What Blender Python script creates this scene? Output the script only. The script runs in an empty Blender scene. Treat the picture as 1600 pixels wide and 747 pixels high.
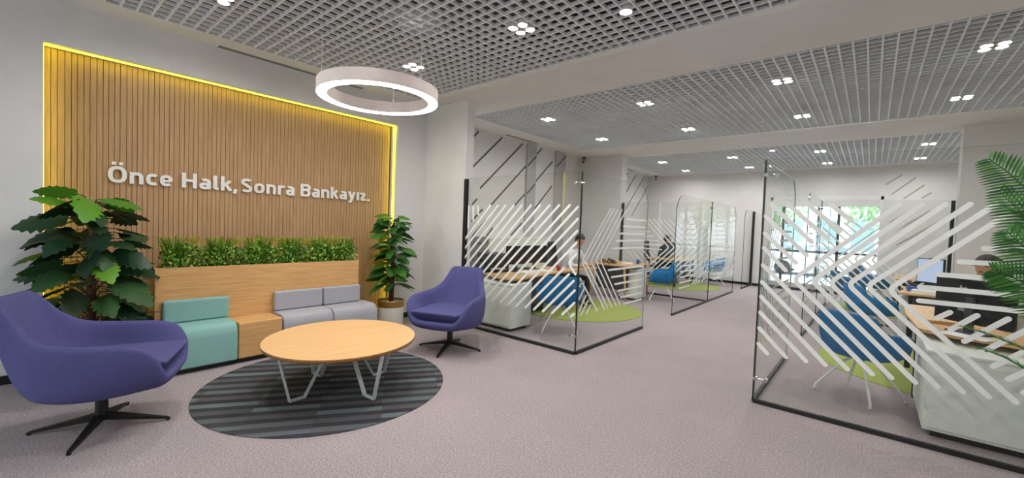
import bpy, bmesh, math, random
from mathutils import Vector, Matrix, Quaternion
PI = math.pi
SC = bpy.context.scene
COL = SC.collection
random.seed(7)

# ------------------------------------------------------------------ camera
F_PX, YAW, PIT, ROL = 661.0, .705, .033, .037
def cam_matrix():
    cy, sy = math.cos(YAW), math.sin(YAW); cp, sp = math.cos(PIT), math.sin(PIT); cr, sr = math.cos(ROL), math.sin(ROL)
    rows = []
    for v in ((1, 0, 0), (0, 1, 0), (0, 0, 1)):
        x, u, z = (cy*v[0]+sy*v[1], v[2], -sy*v[0]+cy*v[1])
        z2 = cp*z-sp*u; u2 = cp*u+sp*z
        rows.append((cr*x+sr*u2, -sr*x+cr*u2, -z2))
    return Matrix(rows)
cd = bpy.data.cameras.new('camera'); cam = bpy.data.objects.new('camera', cd); COL.objects.link(cam)
cd.sensor_width = 36; cd.lens = F_PX*36/1600; cd.clip_start = .05; cd.clip_end = 200
cam.matrix_world = Matrix.Translation((0, 0, 1.5)) @ cam_matrix().to_4x4()
SC.camera = cam

# ------------------------------------------------------------------ world, exposure, light levels
LAMP = 165.0          # downlight discs
RING = 12.0           # ring pendant diffuser
LED = 3.3           # yellow strip in the slat recess
w = bpy.data.worlds.new('sky'); SC.world = w; w.use_nodes = True
bg = w.node_tree.nodes['Background']; bg.inputs[0].default_value = (.80, .90, 1.0, 1); bg.inputs[1].default_value = 2.4
SC.view_settings.view_transform = 'Standard'; SC.view_settings.look = 'None'
SC.view_settings.exposure = 1.1; SC.view_settings.gamma = 1.0; SC.view_settings.use_curve_mapping = False

H = 3.3              # ceiling height

# ------------------------------------------------------------------ materials
def lin(c):
    c = c/255.0
    return c/12.92 if c <= .04045 else ((c+.055)/1.055)**2.4
def rgb(r, g, b): return (lin(r), lin(g), lin(b), 1)
MATS = {}
def pbr(name, col, rough=.5, metal=0., col2=None, scale=20., bump=0., bscale=None, detail=4., stretch=None, spec=.5, coat=0.):
    if name in MATS: return MATS[name]
    m = bpy.data.materials.new(name); m.use_nodes = True; nt = m.node_tree; b = nt.nodes['Principled BSDF']
    b.inputs['Base Color'].default_value = col; b.inputs['Roughness'].default_value = rough; b.inputs['Metallic'].default_value = metal
    b.inputs['Specular IOR Level'].default_value = spec
    if coat: b.inputs['Coat Weight'].default_value = coat
    tc = nt.nodes.new('ShaderNodeTexCoord'); mp = nt.nodes.new('ShaderNodeMapping'); nt.links.new(tc.outputs['Object'], mp.inputs[0])
    if stretch: mp.inputs['Scale'].default_value = stretch
    if col2 is None: col2 = tuple(c*.93 for c in col[:3])+(1,)
    n = nt.nodes.new('ShaderNodeTexNoise'); n.inputs['Scale'].default_value = scale; n.inputs['Detail'].default_value = detail
    nt.links.new(mp.outputs[0], n.inputs['Vector'])
    r = nt.nodes.new('ShaderNodeValToRGB'); r.color_ramp.elements[0].position = .35; r.color_ramp.elements[1].position = .65
    r.color_ramp.elements[0].color = col; r.color_ramp.elements[1].color = col2
    nt.links.new(n.outputs['Fac'], r.inputs[0]); nt.links.new(r.outputs[0], b.inputs['Base Color'])
    if bump:
        n2 = nt.nodes.new('ShaderNodeTexNoise'); n2.inputs['Scale'].default_value = bscale or scale*3; n2.inputs['Detail'].default_value = 3
        nt.links.new(mp.outputs[0], n2.inputs['Vector'])
        bu = nt.nodes.new('ShaderNodeBump'); bu.inputs['Strength'].default_value = bump; bu.inputs['Distance'].default_value = .01
        nt.links.new(n2.outputs['Fac'], bu.inputs['Height']); nt.links.new(bu.outputs[0], b.inputs['Normal'])
    MATS[name] = m; return m
def emis(name, col, s):
    m = bpy.data.materials.new(name); m.use_nodes = True; nt = m.node_tree; nt.nodes.clear()
    e = nt.nodes.new('ShaderNodeEmission'); e.inputs[0].default_value = col; e.inputs[1].default_value = s
    o = nt.nodes.new('ShaderNodeOutputMaterial'); nt.links.new(e.outputs[0], o.inputs[0]); return m
def wood(name, c1, c2, scale=1., axis='Y', rough=.45):
    """light oak laminate with long grain along the given axis"""
    m = bpy.data.materials.new(name); m.use_nodes = True; nt = m.node_tree; b = nt.nodes['Principled BSDF']
    b.inputs['Roughness'].default_value = rough; b.inputs['Specular IOR Level'].default_value = .35
    tc = nt.nodes.new('ShaderNodeTexCoord'); mp = nt.nodes.new('ShaderNodeMapping'); nt.links.new(tc.outputs['Object'], mp.inputs[0])
    s = {'X': (1.2, 26, 26), 'Y': (26, 1.2, 26), 'Z': (26, 26, 1.2)}[axis]
    mp.inputs['Scale'].default_value = tuple(k*scale for k in s)
    n = nt.nodes.new('ShaderNodeTexNoise'); n.inputs['Scale'].default_value = 2.2; n.inputs['Detail'].default_value = 7; n.inputs['Roughness'].default_value = .62
    nt.links.new(mp.outputs[0], n.inputs['Vector'])
    r = nt.nodes.new('ShaderNodeValToRGB'); r.color_ramp.elements[0].position = .32; r.color_ramp.elements[1].position = .68
    r.color_ramp.elements[0].color = c1; r.color_ramp.elements[1].color = c2
    nt.links.new(n.outputs['Fac'], r.inputs[0]); nt.links.new(r.outputs[0], b.inputs['Base Color'])
    bu = nt.nodes.new('ShaderNodeBump'); bu.inputs['Strength'].default_value = .12; bu.inputs['Distance'].default_value = .004
    nt.links.new(n.outputs['Fac'], bu.inputs['Height']); nt.links.new(bu.outputs[0], b.inputs['Normal'])
    return m
def leafmat(name, c1, c2, c3, trans=.25):
    """leaf green that varies from leaf to leaf"""
    m = bpy.data.materials.new(name); m.use_nodes = True; nt = m.node_tree; b = nt.nodes['Principled BSDF']
    g = nt.nodes.new('ShaderNodeNewGeometry'); r = nt.nodes.new('ShaderNodeValToRGB')
    r.color_ramp.elements[0].color = c1; r.color_ramp.elements[1].color = c3; e = r.color_ramp.elements.new(.6); e.color = c2
    nt.links.new(g.outputs['Random Per Island'], r.inputs[0]); nt.links.new(r.outputs[0], b.inputs['Base Color'])
    b.inputs['Roughness'].default_value = .42; b.inputs['Specular IOR Level'].default_value = .4
    t = nt.nodes.new('ShaderNodeBsdfTranslucent'); nt.links.new(r.outputs[0], t.inputs[0])
    mx = nt.nodes.new('ShaderNodeMixShader'); mx.inputs[0].default_value = trans
    o = nt.nodes['Material Output']; nt.links.new(b.outputs[0], mx.inputs[1]); nt.links.new(t.outputs[0], mx.inputs[2]); nt.links.new(mx.outputs[0], o.inputs[0])
    return m
def glassmat(name, tint, refl=1.0):
    m = bpy.data.materials.new(name); m.use_nodes = True; nt = m.node_tree; nt.nodes.clear()
    t = nt.nodes.new('ShaderNodeBsdfTransparent'); t.inputs[0].default_value = tint
    g = nt.nodes.new('ShaderNodeBsdfGlossy'); g.inputs['Roughness'].default_value = .0; g.inputs[0].default_value = (refl, refl, refl, 1)
    lw = nt.nodes.new('ShaderNodeLayerWeight'); lw.inputs[0].default_value = .5
    pw = nt.nodes.new('ShaderNodeMath'); pw.operation = 'POWER'; pw.inputs[1].default_value = 5; nt.links.new(lw.outputs['Facing'], pw.inputs[0])
    f = nt.nodes.new('ShaderNodeMath'); f.operation = 'MULTIPLY_ADD'; f.inputs[1].default_value = .12; f.inputs[2].default_value = .02; nt.links.new(pw.outputs[0], f.inputs[0])
    x = nt.nodes.new('ShaderNodeMixShader'); o = nt.nodes.new('ShaderNodeOutputMaterial')
    nt.links.new(f.outputs[0], x.inputs[0]); nt.links.new(t.outputs[0], x.inputs[1]); nt.links.new(g.outputs[0], x.inputs[2]); nt.links.new(x.outputs[0], o.inputs[0])
    return m

M_wall = pbr('wall paint', rgb(228, 227, 225), .8, scale=3, col2=rgb(223, 222, 220), bump=.04, bscale=180)
M_soff = pbr('ceiling paint', rgb(228, 227, 225), .85, scale=2, col2=rgb(222, 221, 219))
M_grid = pbr('ceiling grid paint', rgb(236, 239, 242), .6, scale=2)
M_plen = pbr('plenum dark', rgb(84, 88, 94), .9, scale=3)
M_black = pbr('black powder coat', rgb(22, 22, 24), .45, scale=30)
M_rail = pbr('black rail', rgb(30, 30, 32), .5, scale=30)
M_glass = glassmat('partition glass', (.955, .965, .958, 1))
M_gedge = pbr('glass edge', rgb(28, 44, 42), .2, scale=10)
M_gedgel = pbr('pale glass edge', rgb(150, 164, 158), .2, scale=10)
M_film = pbr('white frosted film', rgb(247, 249, 246), .7, scale=4)
M_chrome = pbr('polished steel', rgb(196, 198, 200), .18, 1.0, scale=10)
M_oakH = wood('light oak grain along wall', rgb(222, 178, 122), rgb(197, 150, 94), 1., 'Y')
M_oakT = wood('light oak table top', rgb(232, 190, 138), rgb(216, 170, 116), .7, 'Y', .38)
M_oakE = wood('oak edge band', rgb(158, 116, 66), rgb(136, 96, 52), 1., 'X')
M_desk = wood('desk oak laminate', rgb(222, 184, 134), rgb(200, 158, 106), .8, 'Y', .4)
M_slat = wood('slat oak', rgb(194, 157, 116), rgb(168, 132, 94), 1.2, 'Z', .5)
M_slatb = pbr('slat backing', rgb(92, 62, 36), .7, scale=10)
M_teal = pbr('teal felt', rgb(142, 186, 180), .9, scale=220, col2=rgb(128, 174, 168), bump=.2, bscale=500)
M_greyf = pbr('light grey felt', rgb(176, 176, 182), .9, scale=220, col2=rgb(160, 160, 168), bump=.2, bscale=500)
M_purple = pbr('violet blue wool', rgb(86, 86, 140), .92, scale=260, col2=rgb(68, 68, 118), bump=.3, bscale=420)
M_blue = pbr('blue chair fabric', rgb(38, 122, 176), .8, scale=200, col2=rgb(30, 106, 160), bump=.15, bscale=400)
M_bluel = pbr('pale blue chair fabric', rgb(96, 150, 200), .85, scale=200, col2=rgb(84, 138, 188))
M_white = pbr('white lacquer', rgb(232, 233, 230), .4, scale=5)
M_cab = pbr('white cabinet laminate', rgb(236, 240, 232), .5, scale=5, col2=rgb(231, 235, 227))
M_legw = pbr('pale grey steel', rgb(206, 212, 212), .4, scale=10)
M_dark = pbr('black plastic', rgb(24, 24, 27), .4, scale=20)
M_dgrey = pbr('dark grey plastic', rgb(62, 62, 66), .5, scale=20)
M_lgrey = pbr('grey plastic', rgb(140, 140, 140), .5, scale=20)
M_paper = pbr('paper', rgb(240, 240, 236), .8, scale=5)
M_gold = pbr('brass band', rgb(196, 158, 88), .32, .9, scale=8)
M_pot = pbr('white pot', rgb(228, 226, 214), .5, scale=4)
M_gravel = pbr('white gravel', rgb(222, 220, 212), .9, scale=60, col2=rgb(150, 146, 138), bump=.8, bscale=90)
M_soil = pbr('dark soil', rgb(52, 42, 34), .95, scale=60)
M_moss = pbr('coir pole', rgb(112, 74, 48), .95, scale=50, col2=rgb(72, 48, 32), bump=.8, bscale=90)
M_trunk = pbr('dark stem', rgb(70, 66, 40), .8, scale=40)
M_ringb = pbr('taupe ring body', rgb(206, 194, 188), .6, scale=8)
M_cable = pbr('steel cable', rgb(210, 212, 214), .4, scale=8)
M_letter = pbr('white acrylic letters', rgb(242, 240, 236), .4, scale=4)
M_strw = pbr('dark wall stripe', rgb(96, 94, 92), .7, scale=5)
M_strt = pbr('taupe wall stripe', rgb(176, 172, 164), .7, scale=5)
M_pil = pbr('grey wall panel', rgb(188, 187, 190), .8, scale=4)
M_red = pbr('red plastic', rgb(178, 32, 52), .4, scale=5)
M_blu = pbr('blue plastic', rgb(30, 90, 180), .4, scale=5)
M_skin = pbr('skin', rgb(200, 152, 126), .55, scale=8)
M_hair = pbr('dark brown hair', rgb(40, 28, 24), .5, scale=60, bump=.5, bscale=120, stretch=(1, 1, .2))
M_shirtk = pbr('black cloth', rgb(34, 34, 40), .85, scale=30)
M_shirtc = pbr('cream cloth', rgb(222, 214, 196), .85, scale=30)
M_shirtw = pbr('white shirt cloth', rgb(226, 228, 230), .85, scale=30)
M_shirtg = pbr('dark grey cloth', rgb(54, 54, 60), .85, scale=30)
M_lamp = emis('downlight lens', (1, .965, .93, 1), LAMP)
M_ring = emis('ring diffuser', (1, .97, .94, 1), RING)
M_led = emis('yellow led strip', (.97, .90, .03, 1), LED)
M_screen = emis('monitor screen', rgb(196, 210, 236), .42)
M_warm = emis('cream wall light strip', rgb(238, 226, 190), .9)
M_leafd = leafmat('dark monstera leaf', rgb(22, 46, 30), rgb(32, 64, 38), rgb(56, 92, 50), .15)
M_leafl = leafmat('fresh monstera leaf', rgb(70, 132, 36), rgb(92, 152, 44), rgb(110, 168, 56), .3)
M_leafm = leafmat('mid green leaf', rgb(36, 82, 36), rgb(54, 108, 46), rgb(84, 138, 60), .25)
M_grass = leafmat('grass blade', rgb(50, 104, 32), rgb(84, 144, 42), rgb(150, 190, 60), .3)
M_bush = leafmat('small round leaf', rgb(40, 84, 28), rgb(120, 172, 56), rgb(206, 228, 120), .3)
M_yel = leafmat('yellow green leaf', rgb(140, 168, 40), rgb(190, 198, 50), rgb(222, 214, 70), .3)
M_palm = leafmat('palm leaflet', rgb(36, 88, 38), rgb(60, 120, 48), rgb(92, 148, 66), .3)
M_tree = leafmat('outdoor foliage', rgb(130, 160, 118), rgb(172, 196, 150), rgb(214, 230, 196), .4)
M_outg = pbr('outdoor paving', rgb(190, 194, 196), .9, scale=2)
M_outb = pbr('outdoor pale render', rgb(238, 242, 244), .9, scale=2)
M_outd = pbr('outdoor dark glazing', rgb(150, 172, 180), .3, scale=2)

def carpet():
    m = bpy.data.materials.new('mauve grey carpet'); m.use_nodes = True; nt = m.node_tree; b = nt.nodes['Principled BSDF']
    b.inputs['Roughness'].default_value = .95; b.inputs['Specular IOR Level'].default_value = .15
    tc = nt.nodes.new('ShaderNodeTexCoord')
    n = nt.nodes.new('ShaderNodeTexNoise'); n.inputs['Scale'].default_value = 85; n.inputs['Detail'].default_value = 6; n.inputs['Roughness'].default_value = .75
    n2 = nt.nodes.new('ShaderNodeTexNoise'); n2.inputs['Scale'].default_value = 1.6; n2.inputs['Detail'].default_value = 3
    for k in (n, n2): nt.links.new(tc.outputs['Object'], k.inputs['Vector'])
    r = nt.nodes.new('ShaderNodeValToRGB'); r.color_ramp.elements[0].position = .3; r.color_ramp.elements[1].position = .7
    r.color_ramp.elements[0].color = rgb(112, 103, 106); r.color_ramp.elements[1].color = rgb(202, 191, 191)
    r2 = nt.nodes.new('ShaderNodeValToRGB'); r2.color_ramp.elements[0].position = .4; r2.color_ramp.elements[1].position = .62
    r2.color_ramp.elements[0].color = (.93, .93, .94, 1); r2.color_ramp.elements[1].color = (1, .97, .98, 1)
    mx = nt.nodes.new('ShaderNodeMix'); mx.data_type = 'RGBA'; mx.blend_type = 'MULTIPLY'; mx.inputs[0].default_value = 1
    nt.links.new(n.outputs['Fac'], r.inputs[0]); nt.links.new(n2.outputs['Fac'], r2.inputs[0])
    nt.links.new(r.outputs[0], mx.inputs[6]); nt.links.new(r2.outputs[0], mx.inputs[7]); nt.links.new(mx.outputs[2], b.inputs['Base Color'])
    bu = nt.nodes.new('ShaderNodeBump'); bu.inputs['Strength'].default_value = .35; bu.inputs['Distance'].default_value = .006
    nt.links.new(n.outputs['Fac'], bu.inputs['Height']); nt.links.new(bu.outputs[0], b.inputs['Normal'])
    return m
M_carpet = carpet()
M_green = pbr('lime green carpet', rgb(164, 176, 92), .95, scale=120, col2=rgb(142, 156, 74), bump=.3, bscale=260)

def striped():
    m = bpy.data.materials.new('striped slate carpet'); m.use_nodes = True; nt = m.node_tree; b = nt.nodes['Principled BSDF']
    b.inputs['Roughness'].default_value = .95; b.inputs['Specular IOR Level'].default_value = .15
    tc = nt.nodes.new('ShaderNodeTexCoord'); sp = nt.nodes.new('ShaderNodeSeparateXYZ'); nt.links.new(tc.outputs['Object'], sp.inputs[0])
    mu = nt.nodes.new('ShaderNodeMath'); mu.operation = 'MULTIPLY_ADD'; mu.inputs[1].default_value = .5/1.05; mu.inputs[2].default_value = .5
    fx = nt.nodes.new('ShaderNodeMath'); fx.operation = 'MULTIPLY'; fx.inputs[1].default_value = 2.1; nt.links.new(sp.outputs['X'], fx.inputs[0])
    fl = nt.nodes.new('ShaderNodeMath'); fl.operation = 'FLOOR'; nt.links.new(fx.outputs[0], fl.inputs[0])
    ad = nt.nodes.new('ShaderNodeMath'); ad.operation = 'MULTIPLY_ADD'; ad.inputs[1].default_value = .14; nt.links.new(fl.outputs[0], ad.inputs[0]); nt.links.new(sp.outputs['Y'], ad.inputs[2])
    nt.links.new(ad.outputs[0], mu.inputs[0])
    r = nt.nodes.new('ShaderNodeValToRGB'); r.color_ramp.interpolation = 'CONSTANT'
    rr = random.Random(3); N = 30
    cols = [rgb(66, 66, 71), rgb(94, 97, 99), rgb(60, 60, 66), rgb(88, 87, 89), rgb(64, 64, 70), rgb(108, 118, 118), rgb(58, 58, 65), rgb(92, 88, 89), rgb(62, 63, 70), rgb(100, 108, 109)]
    r.color_ramp.elements[0].color = cols[0]; r.color_ramp.elements[1].position = .99; r.color_ramp.elements[1].color = cols[1]
    for i in range(1, N):
        e = r.color_ramp.elements.new(i/N); e.color = cols[(i*1) % len(cols)]
    fr = nt.nodes.new('ShaderNodeMath'); fr.operation = 'FRACT'; nt.links.new(mu.outputs[0], fr.inputs[0]); nt.links.new(fr.outputs[0], r.inputs[0])
    n = nt.nodes.new('ShaderNodeTexNoise'); n.inputs['Scale'].default_value = 160; nt.links.new(tc.outputs['Object'], n.inputs['Vector'])
    r2 = nt.nodes.new('ShaderNodeValToRGB'); r2.color_ramp.elements[0].color = (.72, .72, .72, 1); r2.color_ramp.elements[1].color = (1.2, 1.2, 1.2, 1)
    nt.links.new(n.outputs['Fac'], r2.inputs[0])
    mx = nt.nodes.new('ShaderNodeMix'); mx.data_type = 'RGBA'; mx.blend_type = 'MULTIPLY'; mx.inputs[0].default_value = 1
    nt.links.new(r.outputs[0], mx.inputs[6]); nt.links.new(r2.outputs[0], mx.inputs[7]); nt.links.new(mx.outputs[2], b.inputs['Base Color'])
    return m
M_rug = striped()

# ------------------------------------------------------------------ mesh helpers
class MB:
    def __init__(s): s.v = []; s.f = []; s.m = []
    def add(s, vs, fs, mi=0):
        o = len(s.v); s.v += [tuple(v) for v in vs]; s.f += [tuple(i+o for i in f) for f in fs]; s.m += [mi]*len(fs); return s
    def box(s, x0, x1, y0, y1, z0, z1, mi=0, T=None):
        vs = [Vector((x, y, z)) for x in (x0, x1) for y in (y0, y1) for z in (z0, z1)]
        if T: vs = [T @ v for v in vs]
        return s.add(vs, [(0, 1, 3, 2), (4, 6, 7, 5), (0, 4, 5, 1), (2, 3, 7, 6), (0, 2, 6, 4), (1, 5, 7, 3)], mi)
    def bar(s, a, b, w, h, up=(0, 0, 1), mi=0):
        a, b = Vector(a), Vector(b); d = (b-a); L = d.length; d.normalize(); u = Vector(up); sd = d.cross(u)
        if sd.length < 1e-4: sd = d.cross(Vector((1, 0, 0)))
        sd.normalize(); u = sd.cross(d)
        vs = [p+sd*(w/2*i)+u*(h/2*j) for p in (a, b) for i, j in ((-1, -1), (1, -1), (1, 1), (-1, 1))]
        return s.add(vs, [(3, 2, 1, 0), (4, 5, 6, 7), (0, 1, 5, 4), (1, 2, 6, 5), (2, 3, 7, 6), (3, 0, 4, 7)], mi)
    def tube(s, pts, r, n=10, mi=0, cap=True):
        pts = [Vector(p) for p in pts]; rs = r if isinstance(r, (list, tuple)) else [r]*len(pts)
        rings = []; up = None
        for i, p in enumerate(pts):
            d = (pts[min(i+1, len(pts)-1)]-pts[max(i-1, 0)]).normalized()
            if up is None:
                up = Vector((0, 0, 1)) if abs(d.z) < .9 else Vector((1, 0, 0))
            sd = d.cross(up).normalized(); up = sd.cross(d).normalized()
            rings.append([p+(sd*math.cos(2*PI*k/n)+up*math.sin(2*PI*k/n))*rs[i] for k in range(n)])
        vs = [v for R in rings for v in R]; fs = []
        for i in range(len(pts)-1):
            for k in range(n):
                fs.append((i*n+k, i*n+(k+1) % n, (i+1)*n+(k+1) % n, (i+1)*n+k))
        if cap: fs.append(tuple(range(n))[::-1]); fs.append(tuple((len(pts)-1)*n+k for k in range(n)))
        return s.add(vs, fs, mi)
    def lathe(s, prof, n=32, c=(0, 0, 0), mi=0, sx=1, sy=1):
        vs = []; fs = []; k = len(prof)
        for i in range(n):
            a = 2*PI*i/n
            for r, z in prof: vs.append((c[0]+r*math.cos(a)*sx, c[1]+r*math.sin(a)*sy, c[2]+z))
        for i in range(n):
            j = (i+1) % n
            for q in range(k-1): fs.append((i*k+q, j*k+q, j*k+q+1, i*k+q+1))
        return s.add(vs, fs, mi)
    def prism(s, poly, z0, z1, mi=0, mside=None):
        n = len(poly); vs = [(x, y, z0) for x, y in poly]+[(x, y, z1) for x, y in poly]
        s.add(vs, [tuple(range(n))[::-1], tuple(range(n, 2*n))], mi)
        o = len(s.v)-2*n
        for i in range(n):
            j = (i+1) % n; s.f.append((o+i, o+j, o+n+j, o+n+i)); s.m.append(mi if mside is None else mside)
        return s
    def build(s, name, mats, parent=None, smooth=False, bevel=0, seg=2, subsurf=0, loc=None, kind=None, recalc=False):
        me = bpy.data.meshes.new(name); me.from_pydata(s.v, [], s.f)
        if not isinstance(mats, (list, tuple)): mats = [mats]
        for m in mats: me.materials.append(m)
        me.polygons.foreach_set('material_index', s.m)
        if smooth: me.polygons.foreach_set('use_smooth', [True]*len(s.f))
        me.update()
        if recalc:
            b = bmesh.new(); b.from_mesh(me); bmesh.ops.remove_doubles(b, verts=b.verts, dist=1e-5); bmesh.ops.recalc_face_normals(b, faces=b.faces); b.to_mesh(me); b.free()
        o = bpy.data.objects.new(name, me); COL.objects.link(o)
        if parent: o.parent = parent
        if loc: o.location = loc
        if bevel:
            q = o.modifiers.new('bevel', 'BEVEL'); q.width = bevel; q.segments = seg; q.limit_method = 'ANGLE'; q.angle_limit = .6
            q.harden_normals = False
            me.polygons.foreach_set('use_smooth', [True]*len(me.polygons))
            q2 = o.modifiers.new('wn', 'WEIGHTED_NORMAL'); q2.keep_sharp = True
        if subsurf:
            q = o.modifiers.new('sub', 'SUBSURF'); q.levels = subsurf; q.render_levels = subsurf
        if kind: o['kind'] = kind
        return o
def tag(o, label=None, cat=None, group=None, kind=None):
    if label: o['label'] = label
    if cat: o['category'] = cat
    if group: o['group'] = group
    if kind: o['kind'] = kind
    return o
def thing(name, label, cat, loc=(0, 0, 0), rz=0, group=None):
    o = bpy.data.objects.new(name, None); COL.objects.link(o); o.location = loc; o.rotation_euler = (0, 0, rz); o.empty_display_size = .2
    return tag(o, label, cat, group)
def struct(mb, name, mats, **k): return mb.build(name, mats, kind='structure', **k)
def copy_tree(o, parent=None):
    c = o.copy(); COL.objects.link(c); c.parent = parent
    for ch in list(o.children): copy_tree(ch, c)
    return c
def tf(loc=(0, 0, 0), rx=0, ry=0, rz=0):
    return Matrix.Translation(loc) @ Matrix.Rotation(rz, 4, 'Z') @ Matrix.Rotation(ry, 4, 'Y') @ Matrix.Rotation(rx, 4, 'X')

# ------------------------------------------------------------------ room shell
XR = 2.5; YF = -4.0; YB = 13.9
m = MB().box(-6.2, 2.8, YF-.1, YB+.1, -.2, 0); struct(m, 'floor', M_carpet)
# left wall with the recess for the slats
m = MB()
m.box(-5.7, -5.5, YF, .158, 0, H); m.box(-5.7, -5.5, .158, 3.728, 2.93, H); m.box(-5.7, -5.5, 3.728, 4.27, 0, H); m.box(-5.85, -5.69, YF, 4.27, 0, H)
struct(m, 'wall_left', M_wall)
m = MB().box(-5.7, -4.57, 4.27, 4.42, 0, H); struct(m, 'wall_column', M_wall, bevel=.004)
m = MB().box(-6.05, -5.85, 4.42, YB, 0, H); struct(m, 'wall_left', M_wall)
m = MB().box(-5.85, -5.80, 7.25, 7.56, 0, H).box(-5.85, -5.80, 8.34, 8.75, 0, H); struct(m, 'trim_1', M_pil)
m = MB().box(-5.85, -4.72, 9.56, 9.86, 0, H); struct(m, 'wall_column', M_wall, bevel=.004)
m = MB().box(1.0, XR, 9.56, 9.86, 0, H); struct(m, 'wall_column', M_wall, bevel=.004)
m = MB().box(1.22, XR, 4.27, 4.42, 0, H); struct(m, 'wall_column', M_wall)
# back wall with its window
WX0, WX1, WZ0, WZ1 = -2.24, .17, .16, 2.55
m = MB().box(-6.05, WX0, YB, YB+.2, 0, H).box(WX1, XR, YB, YB+.2, 0, H).box(WX0, WX1, YB, YB+.2, WZ1, H).box(WX0, WX1, YB, YB+.2, 0, WZ0)
struct(m, 'wall_back', M_wall)
m = MB().box(XR, XR+.2, YF, YB, 0, H); struct(m, 'wall_right', M_wall)
FX0, FX1 = -5.6, -2.6  # unseen window behind the camera, added to let daylight into the reception
m = MB().box(-5.85, FX0, YF-.2, YF, 0, H).box(FX1, XR, YF-.2, YF, 0, H).box(FX0, FX1, YF-.2, YF, 3.1, H).box(FX0, FX1, YF-.2, YF, 0, .1)
struct(m, 'wall_front', M_wall)
m = MB()
for x in (FX0, -4.13, FX1-.06): m.box(x, x+.06, YF-.12, YF-.06, .1, 3.1)
for z in (.1, 3.04): m.box(FX0, FX1, YF-.12, YF-.06, z, z+.06)
wn = struct(m, 'added_window', M_rail)
MB().box(FX0, FX1, YF-.095, YF-.085, .1, 3.1).build('pane', M_glass, wn)
m = MB().box(-16, 14, YF-22, YF-.3, -.35, -.15); struct(m, 'ground_outside', M_outg)
# back window
m = MB()
m.box(WX0, WX1, YB-.02, YB+.08, WZ1-.09, WZ1); m.box(WX1-.06, WX1, YB-.02, YB+.08, WZ0, WZ1); m.box(WX0, WX0+.06, YB-.02, YB+.08, WZ0, WZ1); m.box(WX0, WX1, YB-.02, YB+.08, WZ0, WZ0+.05)
m.box(WX0+.04, WX1-.06, YB-.015, YB+.02, WZ1-.26, WZ1-.09)
wn = struct(m, 'window_1', M_white, bevel=.004)
m = MB()
for x in (-1.95, -1.15, -.72): m.box(x, x+.055, YB+.05, YB+.11, WZ0, WZ1-.1)
m.box(WX0, WX1, YB+.05, YB+.11, 1.05, 1.10)
m.build('mullion', M_dgrey, wn)
MB().box(WX0, WX1, YB+.12, YB+.126, WZ0, WZ1).build('pane', M_glass, wn)
# baseboards
m = MB().box(-5.5, -5.485, YF, .158, 0, .075).box(-5.5, -5.485, 3.728, 4.27, 0, .075); struct(m, 'baseboard_left', M_black)
m = MB().box(-5.485, -4.57, 4.255, 4.27, 0, .075); struct(m, 'baseboard_column', M_black)
m = MB().box(-5.85, -2.69, YB-.015, YB, 0, .075).box(-2.6, -.8, YB-.015, YB, 0, .075).box(-.7, XR, YB-.015, YB, 0, .075); struct(m, 'baseboard_back', M_black)
m = MB().box(-5.85, -5.835, 4.42, 9.56, 0, .075).box(-5.85, -5.835, 9.86, YB-.02, 0, .075); struct(m, 'baseboard_office', M_black)

# ceiling: white soffits around three open cell grids
G = [(-5.16, 1.96, YF+.4, 3.90), (-5.22, 1.96, 4.98, 8.53), (-5.24, 1.96, 10.05, 13.58)]
m = MB()
ys = [YF]+[v for g in G for v in g[2:4]]+[YB]
for i in range(0, len(ys), 2): m.box(-5.9, XR, ys[i], ys[i+1], H, H+.06)
for g in G:
    m.box(-5.9, g[0], g[2], g[3], H, H+.06); m.box(g[1], XR, g[2], g[3], H, H+.06)
struct(m, 'ceiling', M_soff)
m = MB()
for g in G:      # upstands of the openings
    m.box(g[0]-.02, g[0], g[2], g[3], H+.06, H+.5); m.box(g[1], g[1]+.02, g[2], g[3], H+.06, H+.5)
    m.box(g[0], g[1], g[2]-.02, g[2], H+.06, H+.5); m.box(g[0], g[1], g[3], g[3]+.02, H+.06, H+.5)
    m.box(g[0]-.02, g[1]+.02, g[2]-.02, g[3]+.02, H+.5, H+.52)
struct(m, 'ceiling', M_plen)
CELL = .106
for gi, g in enumerate(G):
    m = MB(); z0, z1, t = H-.004, H+.024, .0078
    n = int((g[1]-g[0])/CELL)
    for i in range(n+1): x = g[0]+.01+i*CELL; m.box(x-t, x+t, g[2], g[3], z0, z1)
    k = int((g[3]-g[2])/CELL)
    for i in range(k+1): y = g[3]-.01-i*CELL; m.box(g[0], g[1], y-t, y+t, z0+.001, z1-.001)
    struct(m, 'ceiling', M_grid)
# white frame line along the far edge of each grid
m = MB().box(-5.2, 1.98, 3.895, 3.975, H-.012, H).box(-5.24, 1.98, 8.525, 8.60, H-.012, H)
struct(m, 'trim_3', M_white)
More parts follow.
